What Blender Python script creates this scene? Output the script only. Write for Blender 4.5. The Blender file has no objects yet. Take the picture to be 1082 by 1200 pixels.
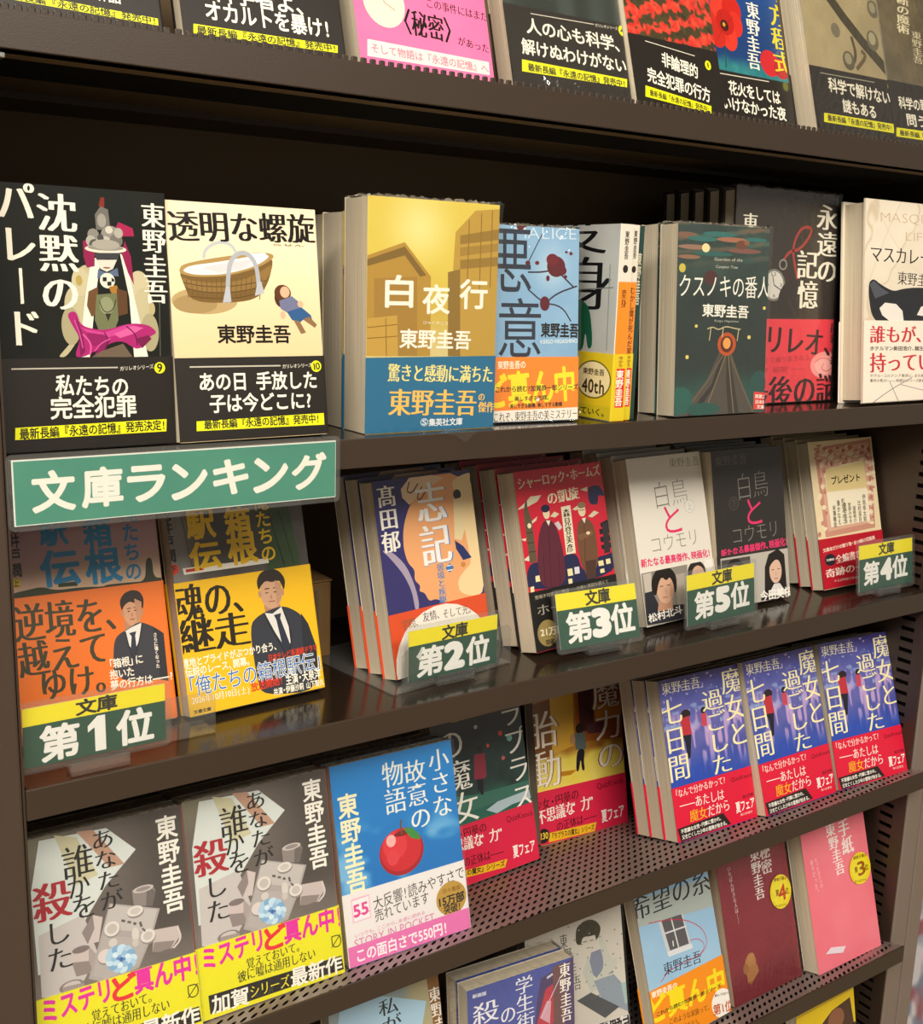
# -*- coding: utf-8 -*-
import bpy, bmesh, math, random
import numpy as np
from mathutils import Vector
from mathutils.geometry import tessellate_polygon
random.seed(4)
SC = bpy.context.scene
COL = SC.collection
# ------------------------------------------------------------------ camera
cam = bpy.data.cameras.new('camera'); cam_o = bpy.data.objects.new('camera', cam); COL.objects.link(cam_o)
cam.sensor_fit = 'VERTICAL'; cam.sensor_height = 36.0; cam.lens = 1307.12/1200*36.0
cam.clip_start = .02
cam_o.location = (-.03042, -.64135, .11039)
cam_o.rotation_euler = (math.radians(78.2260), math.radians(-1.6826), math.radians(-34.2106))
SC.camera = cam_o
SC.view_settings.view_transform = 'Standard'; SC.view_settings.look = 'None'
SC.view_settings.gamma = 1; SC.view_settings.use_curve_mapping = False
SC.view_settings.exposure = 0.0
# ------------------------------------------------------------------ light
W = bpy.data.worlds.new('shop_interior'); SC.world = W; W.use_nodes = True
W.node_tree.nodes['Background'].inputs[0].default_value = (1.0, .90, .76, 1)
W.node_tree.nodes['Background'].inputs[1].default_value = .30
def area(name, loc, target, sx, sy, power, color):
    l = bpy.data.lights.new(name, 'AREA'); l.shape = 'RECTANGLE'; l.size = sx; l.size_y = sy; l.energy = power; l.color = color
    o = bpy.data.objects.new(name, l); COL.objects.link(o); o.location = loc
    o.rotation_euler = (Vector(target)-Vector(loc)).to_track_quat('-Z', 'Y').to_euler()
    return o
# two rows of ceiling tubes running along the aisle
area('ceiling_tube_light', (-.25, -1.0, 1.05), (.4, 0, -.25), 3.0, .07, 40, (1, .92, .79))
area('ceiling_tube_light_far', (-.7, -2.5, 1.9), (.5, 0, -.4), 3.6, .3, 80, (1, .93, .84))
# ------------------------------------------------------------------ helpers
def lin(c):
    c = np.asarray(c, float)
    return np.where(c <= .04045, c/12.92, ((c+.055)/1.055)**2.4)
def hx(h):
    return np.array([int(h[i:i+2], 16)/255 for i in (0, 2, 4)])
def tag(o, label=None, cat=None, group=None, kind=None):
    if label: o['label'] = label
    if cat: o['category'] = cat
    if group: o['group'] = group
    if kind: o['kind'] = kind
    return o
def empty(name, loc=(0, 0, 0), rot=(0, 0, 0)):
    o = bpy.data.objects.new(name, None); o.empty_display_size = .02; COL.objects.link(o)
    o.location = loc; o.rotation_euler = rot
    return o
def mat(name, color, rough=.5, metal=0, spec=.5, bump=0, bscale=200, coat=0):
    m = bpy.data.materials.new(name); m.use_nodes = True; nt = m.node_tree; b = nt.nodes['Principled BSDF']
    b.inputs['Base Color'].default_value = (*lin(hx(color)), 1); b.inputs['Roughness'].default_value = rough
    b.inputs['Metallic'].default_value = metal; b.inputs['Specular IOR Level'].default_value = spec
    b.inputs['Coat Weight'].default_value = coat
    tc = nt.nodes.new('ShaderNodeTexCoord'); n = nt.nodes.new('ShaderNodeTexNoise'); n.inputs['Scale'].default_value = bscale; n.inputs['Detail'].default_value = 4
    nt.links.new(tc.outputs['Object'], n.inputs['Vector'])
    if bump:
        bp = nt.nodes.new('ShaderNodeBump'); bp.inputs['Strength'].default_value = bump; bp.inputs['Distance'].default_value = .0004
        nt.links.new(n.outputs['Fac'], bp.inputs['Height']); nt.links.new(bp.outputs[0], b.inputs['Normal'])
    mr = nt.nodes.new('ShaderNodeMapRange'); mr.inputs['To Min'].default_value = max(rough-.05, .02); mr.inputs['To Max'].default_value = rough+.05
    nt.links.new(n.outputs['Fac'], mr.inputs['Value']); nt.links.new(mr.outputs[0], b.inputs['Roughness'])
    return m
def print_mat(name, rough, coat=0.0):
    m = bpy.data.materials.new(name); m.use_nodes = True; nt = m.node_tree; b = nt.nodes['Principled BSDF']
    a = nt.nodes.new('ShaderNodeAttribute'); a.attribute_name = 'Col'
    nt.links.new(a.outputs['Color'], b.inputs['Base Color'])
    b.inputs['Roughness'].default_value = rough; b.inputs['Coat Weight'].default_value = coat; b.inputs['Coat Roughness'].default_value = .12
    return m
def clear_mat(name, tint, gloss, rough, wrinkle=0, wscale=60, base=.04, haze=0):
    m = bpy.data.materials.new(name); m.use_nodes = True; nt = m.node_tree; nt.nodes.clear()
    out = nt.nodes.new('ShaderNodeOutputMaterial'); mix = nt.nodes.new('ShaderNodeMixShader')
    tr = nt.nodes.new('ShaderNodeBsdfTransparent'); tr.inputs[0].default_value = (*tint, 1)
    gl = nt.nodes.new('ShaderNodeBsdfGlossy'); gl.inputs['Roughness'].default_value = rough
    lf = nt.nodes.new('ShaderNodeLayerWeight'); lf.inputs['Blend'].default_value = .5
    lw = nt.nodes.new('ShaderNodeMath'); lw.operation = 'POWER'; lw.inputs[1].default_value = 4.5; nt.links.new(lf.outputs['Facing'], lw.inputs[0])
    mm = nt.nodes.new('ShaderNodeMath'); mm.operation = 'MULTIPLY_ADD'; mm.inputs[1].default_value = gloss; mm.inputs[2].default_value = base; mm.use_clamp = True
    nt.links.new(lw.outputs[0], mm.inputs[0]); nt.links.new(mm.outputs[0], mix.inputs[0])
    nt.links.new(tr.outputs[0], mix.inputs[1]); nt.links.new(gl.outputs[0], mix.inputs[2]); nt.links.new(mix.outputs[0], out.inputs[0])
    if haze:
        df = nt.nodes.new('ShaderNodeBsdfDiffuse'); df.inputs[0].default_value = (.85, .85, .83, 1); m2 = nt.nodes.new('ShaderNodeMixShader'); m2.inputs[0].default_value = haze
        nt.links.new(mix.outputs[0], m2.inputs[1]); nt.links.new(df.outputs[0], m2.inputs[2]); nt.links.new(m2.outputs[0], out.inputs[0])
    if wrinkle:
        tc = nt.nodes.new('ShaderNodeTexCoord'); mp = nt.nodes.new('ShaderNodeMapping'); mp.inputs['Scale'].default_value = (1, 1, 2.2)
        n = nt.nodes.new('ShaderNodeTexNoise'); n.inputs['Scale'].default_value = wscale; n.inputs['Detail'].default_value = 3; n.inputs['Distortion'].default_value = 1.5
        bp = nt.nodes.new('ShaderNodeBump'); bp.inputs['Strength'].default_value = wrinkle; bp.inputs['Distance'].default_value = .002
        nt.links.new(tc.outputs['Object'], mp.inputs[0]); nt.links.new(mp.outputs[0], n.inputs['Vector']); nt.links.new(n.outputs['Fac'], bp.inputs['Height'])
        nt.links.new(bp.outputs[0], gl.inputs['Normal'])
    return m
M_METAL = mat('brown_painted_steel', '372b22', .40, 0, .5, .15, 900)
M_DARK = mat('dark_back_steel', '66543c', .5, 0, .3, .1, 600)
M_DECK = mat('glossy_shelf_deck', '251c15', .15, 0, .55, .05, 300)
M_POST = mat('post_steel_shaded', '473a31', .36, .1, .5, .1, 900)  # left post: same steel as the right ones, its dimmer light put into the colour
M_POST2 = mat('post_steel_lit', '857870', .34, .2, .5, .1, 900)  # right posts: same steel as the left one, stronger light put into the colour
M_SILVER = mat('silver_clip_steel', 'b4b4b0', .25, .9)
M_PIT = mat('hole_shade_black', '0c0a09', .8, 0, .1)  # near-black colour for the shade seen through tray holes and panel slots
M_CARD = mat('kraft_cardboard', '6d5230', .85, 0, .2, .3, 500)
M_PRINT = print_mat('printed_gloss_paper', .24, .25)
M_BAND = print_mat('printed_band_paper', .42, .0)
M_SIGN = print_mat('printed_sign_card', .45)
M_FILM = clear_mat('shrink_film', (.98, .98, .975), .9, .05, .5, 26, .05, .012)
M_FILM2 = clear_mat('laminate_film', (.96, .965, .96), .9, .10, .2, 40, .02, .018)
M_ACRYL = clear_mat('clear_acrylic', (.9, .91, .9), .9, .05, 0, 60, .05, .03)
def page_mat():
    m = bpy.data.materials.new('page_edges'); m.use_nodes = True; nt = m.node_tree; b = nt.nodes['Principled BSDF']
    tc = nt.nodes.new('ShaderNodeTexCoord'); mp = nt.nodes.new('ShaderNodeMapping'); mp.inputs['Scale'].default_value = (1, 2600, 6)
    n = nt.nodes.new('ShaderNodeTexNoise'); n.inputs['Scale'].default_value = 1; n.inputs['Detail'].default_value = 3
    r = nt.nodes.new('ShaderNodeValToRGB'); r.color_ramp.elements[0].position = .3; r.color_ramp.elements[1].position = .7
    r.color_ramp.elements[0].color = (*lin(hx('b5a68c')), 1); r.color_ramp.elements[1].color = (*lin(hx('ece0c8')), 1)
    nt.links.new(tc.outputs['Object'], mp.inputs[0]); nt.links.new(mp.outputs[0], n.inputs['Vector']); nt.links.new(n.outputs['Fac'], r.inputs[0]); nt.links.new(r.outputs[0], b.inputs['Base Color'])
    bp = nt.nodes.new('ShaderNodeBump'); bp.inputs['Strength'].default_value = .4; bp.inputs['Distance'].default_value = .0003
    nt.links.new(n.outputs['Fac'], bp.inputs['Height']); nt.links.new(bp.outputs[0], b.inputs['Normal'])
    b.inputs['Roughness'].default_value = .75; b.inputs['Specular IOR Level'].default_value = .2
    return m
M_PAGE = page_mat()
def perf_mat():
    # punched sheet: staggered oval holes you can see through
    m = bpy.data.materials.new('punched_tray_steel'); m.use_nodes = True; nt = m.node_tree; b = nt.nodes['Principled BSDF']; L = nt.links.new
    b.inputs['Base Color'].default_value = (*lin(hx('7c6c68')), 1); b.inputs['Roughness'].default_value = .35
    tc = nt.nodes.new('ShaderNodeTexCoord'); sp = nt.nodes.new('ShaderNodeSeparateXYZ'); L(tc.outputs['Object'], sp.inputs[0])
    def M(op, a, c=None, d=None):
        n = nt.nodes.new('ShaderNodeMath'); n.operation = op
        for i, x in enumerate((a, c, d)):
            if x is None: continue
            if isinstance(x, (int, float)): n.inputs[i].default_value = x
            else: L(x, n.inputs[i])
        return n.outputs[0]
    # skewed lattice of oval holes (metres): across 8.1 mm, along (11.4, 13.0) mm
    s = M('SUBTRACT', M('MULTIPLY', sp.outputs[0], 13.0/.0973), M('MULTIPLY', sp.outputs[1], 11.4/.0973))
    t = M('SUBTRACT', M('MULTIPLY', sp.outputs[1], 8.1/.0973), M('MULTIPLY', sp.outputs[0], .7/.0973))
    fs = M('SUBTRACT', M('FRACT', M('ADD', s, 500)), .5); ft = M('SUBTRACT', M('FRACT', M('ADD', t, 500)), .5)
    fs = M('DIVIDE', fs, .27); ft = M('DIVIDE', ft, .25)
    h = M('LESS_THAN', M('ADD', M('MULTIPLY', fs, fs), M('MULTIPLY', ft, ft)), 1)
    out = nt.nodes['Material Output']; tr = nt.nodes.new('ShaderNodeBsdfTransparent'); mix = nt.nodes.new('ShaderNodeMixShader')
    L(h, mix.inputs[0]); L(b.outputs[0], mix.inputs[1]); L(tr.outputs[0], mix.inputs[2]); L(mix.outputs[0], out.inputs[0])
    return m
M_PERF = perf_mat()

def mesh_obj(name, V, F, material, parent=None, C=None, smooth=False, loc=None):
    me = bpy.data.meshes.new(name); me.from_pydata([tuple(v) for v in V], [], [tuple(f) for f in F])
    if C is not None:
        at = me.color_attributes.new('Col', 'FLOAT_COLOR', 'POINT')
        a = np.ones((len(V), 4), np.float32); a[:, :3] = lin(np.asarray(C)); at.data.foreach_set('color', a.ravel())
    me.update()
    if smooth: me.polygons.foreach_set('use_smooth', [True]*len(me.polygons))
    o = bpy.data.objects.new(name, me); COL.objects.link(o)
    if material: me.materials.append(material)
    if parent: o.parent = parent
    if loc: o.location = loc
    return o
class MB:
    def __init__(s): s.bm = bmesh.new()
    def box(s, a, b, bev=0, rot=None):
        a = Vector(a); b = Vector(b); r = bmesh.ops.create_cube(s.bm, size=1)
        for v in r['verts']:
            v.co = Vector([(a[i]+b[i])/2+v.co[i]*(b[i]-a[i]) for i in range(3)])
        if bev:
            es = list({e for v in r['verts'] for e in v.link_edges})
            bmesh.ops.bevel(s.bm, geom=es, offset=bev, segments=2, affect='EDGES', profile=.5)
        return s
    def prism(s, pts, y0, y1):
        # outline in x,z extruded along y
        a = [s.bm.verts.new((p[0], y0, p[1])) for p in pts]; b = [s.bm.verts.new((p[0], y1, p[1])) for p in pts]
        s.bm.faces.new(a); s.bm.faces.new(b[::-1]); n = len(pts)
        for i in range(n): s.bm.faces.new((a[i], b[i], b[(i+1) % n], a[(i+1) % n]))
        return s
    def sweep(s, prof, x0, x1):
        # profile in y,z extruded along x
        a = [s.bm.verts.new((x0, p[0], p[1])) for p in prof]; b = [s.bm.verts.new((x1, p[0], p[1])) for p in prof]
        s.bm.faces.new(a); s.bm.faces.new(b[::-1]); n = len(prof)
        for i in range(n): s.bm.faces.new((a[i], b[i], b[(i+1) % n], a[(i+1) % n]))
        return s
    def build(s, name, material, parent=None, loc=None, rot=None):
        bmesh.ops.recalc_face_normals(s.bm, faces=s.bm.faces[:])
        me = bpy.data.meshes.new(name); s.bm.to_mesh(me); s.bm.free(); me.materials.append(material)
        o = bpy.data.objects.new(name, me); COL.objects.link(o)
        if parent: o.parent = parent
        if loc: o.location = loc
        if rot: o.rotation_euler = rot
        return o
# ------------------------------------------------------------------ lettering
_G = {}
# stroke weights: list of offsets at which the regular outline is overprinted
_c = lambda r, n: [(r*math.cos(i*2*math.pi/n+.39), r*math.sin(i*2*math.pi/n+.39)) for i in range(n)]
STY = {'g': [(0, 0)], 't': [(0, 0)], 'b': _c(.022, 6), 'B': _c(.034, 8), 'X': _c(.072, 12)+_c(.03, 4), 'm': [(-.018, 0), (.006, .003), (.018, 0)], 'M': [(-.036, 0), (-.012, .004), (.012, 0), (.036, -.004)]}
THIN = {'t': -.016, 'm': -.009, 'M': -.007}
def glyph(ch, st):
    k = (ch, st)
    if k in _G: return _G[k]
    offs = STY[st]
    c = bpy.data.curves.new('g', 'FONT'); c.body = ch; c.size = 1; c.offset = THIN.get(st, 0); c.resolution_u = 3; c.fill_mode = 'FRONT'
    o = bpy.data.objects.new('g', c); COL.objects.link(o)
    me = bpy.data.meshes.new_from_object(o)
    V = np.array([v.co[:2] for v in me.vertices], float).reshape(-1, 2); F = [tuple(p.vertices) for p in me.polygons]
    bpy.data.objects.remove(o); bpy.data.curves.remove(c); bpy.data.meshes.remove(me)
    if len(offs) > 1 and len(V):
        n = len(V); Z = np.repeat(np.arange(len(offs)), n); V = np.concatenate([V+d for d in offs]); F = [tuple(i+n*j for i in f) for j in range(len(offs)) for f in F]
    else: Z = np.zeros(len(V))
    _G[k] = (V, F, Z)
    return _G[k]
SMALL = 'ぁぃぅぇぉっゃゅょァィゥェォッャュョ'
ROT = 'ー―—…「」『』()~'
class Canvas:
    """flat artwork in millimetres, u right, v down from the top-left corner"""
    def __init__(s, w, h, v0=0): s.w, s.h, s.v0 = w, h, v0; s.V = []; s.F = []; s.C = []; s.lay = 0; s.top = 0
    def _clip(s, P):
        for ax, lim, sg in ((0, 0, 1), (0, s.w, -1), (1, s.v0, 1), (1, s.h, -1)):
            if not P: return P
            Q = []
            for i in range(len(P)):
                a, b = P[i-1], P[i]; da = sg*(a[ax]-lim); db = sg*(b[ax]-lim)
                if (da >= 0) != (db >= 0):
                    t = da/(da-db); Q.append((a[0]+t*(b[0]-a[0]), a[1]+t*(b[1]-a[1])))
                if db >= 0: Q.append(b)
            P = Q
        return P
    def faces(s, P, F, col, Z=None):
        P = np.asarray(P, float); Z = np.full(len(P), s.lay) if Z is None else Z+s.lay; s.top = max(s.top, Z.max())
        ins = (P[:, 0] >= 0) & (P[:, 0] <= s.w) & (P[:, 1] >= s.v0) & (P[:, 1] <= s.h)
        c = hx(col) if isinstance(col, str) else col
        if ins.all():
            n = len(s.V); s.V += [(p[0], p[1], z) for p, z in zip(P, Z)]; s.C += [c]*len(P); s.F += [tuple(i+n for i in f) for f in F]; return
        if not ((P[:, 0].max() > 0) and (P[:, 0].min() < s.w) and (P[:, 1].max() > s.v0) and (P[:, 1].min() < s.h)): return
        for f in F:
            Q = s._clip([tuple(P[i]) for i in f])
            if len(Q) >= 3:
                n = len(s.V); s.V += [(p[0], p[1], Z[f[0]]) for p in Q]; s.C += [c]*len(Q); s.F.append(tuple(range(n, n+len(Q))))
    def poly(s, P, col):
        s.lay = s.top = s.top+1
        if len(P) >= 8:      # free shapes get rounded corners
            for _ in range(2):
                P = [q for a, b in zip(P, P[1:]+P[:1]) for q in ((a[0]*.78+b[0]*.22, a[1]*.78+b[1]*.22), (a[0]*.22+b[0]*.78, a[1]*.22+b[1]*.78))]
        T = tessellate_polygon([[Vector((p[0], p[1], 0)) for p in P]])
        s.faces(P, T, col)
    def ell(s, u, v, a, b, col, n=26):
        s.lay = s.top = s.top+1
        P = [(u+a*math.cos(i*2*math.pi/n), v+b*math.sin(i*2*math.pi/n)) for i in range(n)]
        s.faces(P, [tuple(range(n))], col)
    def line(s, P, wd, col):
        s.lay = s.top = s.top+1; P = [np.array(p, float) for p in P]
        if len(P) > 2 and wd < 4:      # smooth the stroke
            for _ in range(2):
                Q = [P[0]]
                for a, b in zip(P[:-1], P[1:]): Q += [a*.75+b*.25, a*.25+b*.75]
                P = Q+[P[-1]]
        L, R = [], []
        for i, p in enumerate(P):
            d = P[min(i+1, len(P)-1)]-P[max(i-1, 0)]; d = d/(np.hypot(*d)+1e-9); n = np.array([-d[1], d[0]])*wd/2
            L.append(p+n); R.append(p-n)
        V = L+R; k = len(P)
        s.faces(V, [(i, i+1, k+i+1, k+i) for i in range(k-1)], col)
    def field(s, fn, cell=1.0, rect=None):
        u0, v0, u1, v1 = rect or (0, s.v0, s.w, s.h)
        nu = max(2, int((u1-u0)/cell)); nv = max(2, int((v1-v0)/cell))
        U, Vv = np.meshgrid(np.linspace(u0, u1, nu+1), np.linspace(v0, v1, nv+1))
        c = np.clip(fn(U, Vv), 0, 1).reshape(-1, 3); s.lay = s.top = s.top+1; n = len(s.V)
        s.V += [(a, b, s.lay) for a, b in zip(U.ravel(), Vv.ravel())]; s.C += list(c); w = nu+1
        s.F += [(n+j*w+i, n+j*w+i+1, n+(j+1)*w+i+1, n+(j+1)*w+i) for j in range(nv) for i in range(nu)]
    def glyph(s, ch, u, v, wx, hy, col, st, rot=0.0, em=False):
        """em: wx,hy are the em cell; else they are the visible extent"""
        V, F, Z = glyph(ch, st)
        if not len(V): return
        if em: Q = (V-[.5, .38])*[wx, -hy]
        else:
            lo, hi = V.min(0), V.max(0); e = np.maximum(hi-lo, 1e-3); Q = (V-(lo+hi)/2)/e*[wx, -hy]
        if rot:
            c, sn = math.cos(rot), math.sin(rot); Q = Q@np.array([[c, sn], [-sn, c]])
        s.faces(Q+[u, v], F, col, Z)
    def text(s, t, u0, v0, u1, v1, size, col, st):
        s.lay = s.top = s.top+1; d = np.array([u1-u0, v1-v0]); L = np.hypot(*d); vert = abs(d[1]) > abs(d[0])*1.3
        latin = all(ord(c) < 256 for c in t)
        if latin and not vert:
            adv = []
            for ch in t:
                V, F, Z = glyph(ch, st); adv.append(.30 if not len(V) else V[:, 0].max()+.05)
            tot = sum(adv); x = 0; ang = math.atan2(d[1], d[0]); sx = L/tot; sy = size*1.35
            for ch, a in zip(t, adv):
                V, F, Z = glyph(ch, st)
                if len(V):
                    Q = (V-[0, .36])*[sx, -sy]+[x*sx, 0]; c, sn = math.cos(ang), math.sin(ang)
                    s.faces(Q@np.array([[c, sn], [-sn, c]])+[u0, v0], F, col, Z)
                x += a
            return
        wt = [.5 if (ord(c) < 256) else .62 if (c in '、。・「」“”' and not vert) else 1 for c in t]; tot = sum(wt); x = 0
        for ch, w in zip(t, wt):
            p = np.array([u0, v0])+d*(x+w/2)/tot; cell = L/tot; x += w; q = size*1.06
            if ch == ' ': continue
            if vert:
                if ch in ROT: s.glyph(ch, p[0], p[1], cell*1.0, q, col, st, math.pi/2, True)
                else:
                    du = dv = 0
                    if ch in '、。': du, dv = q*.5, -cell*.5
                    elif ch in SMALL: du, dv = q*.08, -cell*.08
                    s.glyph(ch, p[0]+du, p[1]+dv, q, cell*1.02, col, st, 0, True)
            else:
                ang = math.atan2(d[1], d[0]); off = 0
                if ch in '、。': off = cell*.19
                if ch == '「' or ch == '“': off = -cell*.15
                if ch == '」' or ch == '”': off = cell*.15
                if ord(ch) < 256:
                    V, F, Z = glyph(ch, st); sx = cell*1.0; Q = (V-[(V[:, 0].min()+V[:, 0].max())/2, .37])*[sx, -q]
                    s.faces(Q+p, F, col, Z)
                else: s.glyph(ch, p[0]+off, p[1], cell*1.02, q, col, st, ang, True)
    def run(s, ops):
        for o in ops:
            k = o[0]
            if k == 'T': s.text(*o[1:])
            elif k == 'G': s.lay = s.top = s.top+1; s.glyph(*o[1:])
            elif k == 'P': s.poly(o[1], o[2])
            elif k == 'E': s.ell(*o[1:])
            elif k == 'L': s.line(*o[1:])
    def emit(s, V, F, C, fn, eps):
        """append to V,F,C; fn maps (u,v,depth) metres-out to xyz"""
        eps = min(3.2e-6, 4.5e-4/max(s.top, 1)); n = len(V); V += [fn(u/1000, v/1000, l*eps) for u, v, l in s.V]; F += [tuple(i+n for i in f) for f in s.F]; C += list(s.C)
# ------------------------------------------------------------------ colour fields for the artwork
def vnoise(U, V, sc, seed=0):
    x, y = U/sc+seed*17.3, V/sc+seed*5.1
    xi, yi = np.floor(x), np.floor(y); fx, fy = x-xi, y-yi; fx = fx*fx*(3-2*fx); fy = fy*fy*(3-2*fy)
    h = lambda a, b: np.modf(np.abs(np.sin(a*127.1+b*311.7+seed)*43758.5453))[0]
    return (h(xi, yi)*(1-fx)+h(xi+1, yi)*fx)*(1-fy)+(h(xi, yi+1)*(1-fx)+h(xi+1, yi+1)*fx)*fy
def fbm(U, V, sc, seed=0): return .5*vnoise(U, V, sc, seed)+.3*vnoise(U, V, sc/2, seed+1)+.2*vnoise(U, V, sc/4, seed+2)
def mix(a, b, t):
    a = hx(a) if isinstance(a, str) else a; b = hx(b) if isinstance(b, str) else b; t = np.clip(t, 0, 1)[..., None]
    return a*(1-t)+b*t
def ss(a, b, x): t = np.clip((x-a)/(b-a), 0, 1); return t*t*(3-2*t)
# position x,y,z (m), turn and lean (deg), width, height (m)
PLACE = {
 'g1': (0.1008, 0.0120, 0.2367, 0.00, 16.00, 0.1050, 0.1510),
 'yochimu': (0.2179, 0.0120, 0.2367, 0.00, 16.00, 0.1050, 0.1510),
 'himitsu_pink': (0.3334, 0.0120, 0.2367, 0.00, 16.00, 0.1050, 0.1510),
 'kunou': (0.4538, 0.0120, 0.2367, 0.00, 16.00, 0.1100, 0.1510),
 'maple': (0.5648, 0.0070, 0.2384, 3.00, 16.00, 0.1000, 0.1510),
 'hanabi': (0.6649, 0.0240, 0.2328, 2.00, 16.00, 0.1050, 0.1510),
 'kinjiru': (0.7780, 0.0120, 0.2367, 0.00, 16.00, 0.1080, 0.1510),
 'kinjiru2': (0.8874, 0.0120, 0.2367, 0.00, 16.00, 0.1050, 0.1510),
 'chinmoku': (0.1085, 0.0159, 0.0064, 2.28, 2.67, 0.1012, 0.1490),
 'tomei': (0.2102, 0.0130, 0.0073, 1.89, 6.97, 0.1029, 0.1457),
 'byakuya': (0.3396, 0.0136, 0.0056, -0.55, 0.02, 0.1061, 0.1565),
 'akui': (0.4463, 0.0286, 0.0066, -6.98, 3.83, 0.0850, 0.1441),
 'kusu': (0.6199, 0.0039, 0.0068, -1.16, 3.61, 0.1057, 0.1532),
 'eien': (0.7349, 0.0500, 0.0067, -0.71, 3.40, 0.1384, 0.1917),
 'masq': (0.8654, 0.0056, 0.0082, 0.30, 5.77, 0.1300, 0.1867),
 'ue': (0.1134, 0.0547, -0.1868, -1.01, 14.40, 0.1050, 0.1510),
 'shita': (0.2258, 0.0478, -0.1868, 3.22, 14.40, 0.1053, 0.1510),
 'shiki': (0.3851, 0.0414, -0.1875, 9.58, 12.66, 0.1031, 0.1512),
 'holmes': (0.5149, 0.0357, -0.1861, 6.67, 14.29, 0.1058, 0.1490),
 'haku1': (0.6447, 0.0437, -0.1865, 4.44, 14.51, 0.1011, 0.1503),
 'haku2': (0.7466, 0.0518, -0.1876, -0.24, 10.47, 0.0989, 0.1500),
 'present': (0.8922, 0.0474, -0.1868, 0.68, 14.24, 0.1060, 0.1509),
 'majo1': (0.6824, 0.0226, -0.3955, -1.39, 16.04, 0.1050, 0.1508),
 'majo2': (0.7885, 0.0100, -0.3913, -0.37, 18.04, 0.1050, 0.1499),
 'majo3': (0.8981, 0.0093, -0.3911, -4.25, 18.00, 0.1054, 0.1504),
 'chiisana': (0.3278, 0.0061, -0.3900, -1.52, 14.17, 0.1069, 0.1496),
 'anata2': (0.2143, 0.0060, -0.3900, -0.97, 12.83, 0.1085, 0.1508),
 'anata1': (0.1088, 0.0063, -0.3901, -1.47, 12.93, 0.1050, 0.1525),
 'laplace': (0.4777, 0.0962, -0.4199, 3.06, 14.85, 0.1050, 0.1576),
 'taidou': (0.6158, 0.1410, -0.4348, -4.86, 10.90, 0.1080, 0.1549),
 'kibou': (0.6604, 0.0067, -0.5957, 3.06, 18.06, 0.1050, 0.1475),
 'himitsu': (0.7752, 0.0165, -0.5989, 0.14, 16.10, 0.1043, 0.1510),
 'tegami': (0.8869, 0.0022, -0.5942, -0.33, 16.10, 0.1056, 0.1510),
 'gakusei': (0.4327, -0.0122, -0.5894, -4.76, 6.93, 0.1045, 0.1433),
 'woman': (0.5344, 0.0336, -0.6046, -8.01, 13.15, 0.1051, 0.1495),
 'watashi': (0.3308, 0.0130, -0.5977, -3.55, 14.83, 0.1000, 0.1503),
 's1': (0.1084, 0.0069, -0.1805, 0.42, 0.42, 0.0860, 0.0373),
 's2': (0.3849, 0.0245, -0.1835, 2.75, 1.15, 0.0838, 0.0392),
 's3': (0.5319, 0.0259, -0.1835, -2.87, 15.00, 0.0840, 0.0458),
 's5': (0.6716, 0.0209, -0.1835, 2.54, 6.86, 0.0915, 0.0455),
 's4': (0.9081, 0.0177, -0.1835, -0.57, 6.99, 0.0862, 0.0466),
 'rank': (0.1046, -0.0035, -0.0338, 0.00, 0.00, 0.2066, 0.0405),
 'yellow': (0.8762, -0.0120, -0.7966, 1.05, 11.18, 0.1001, 0.1508),
}
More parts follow.
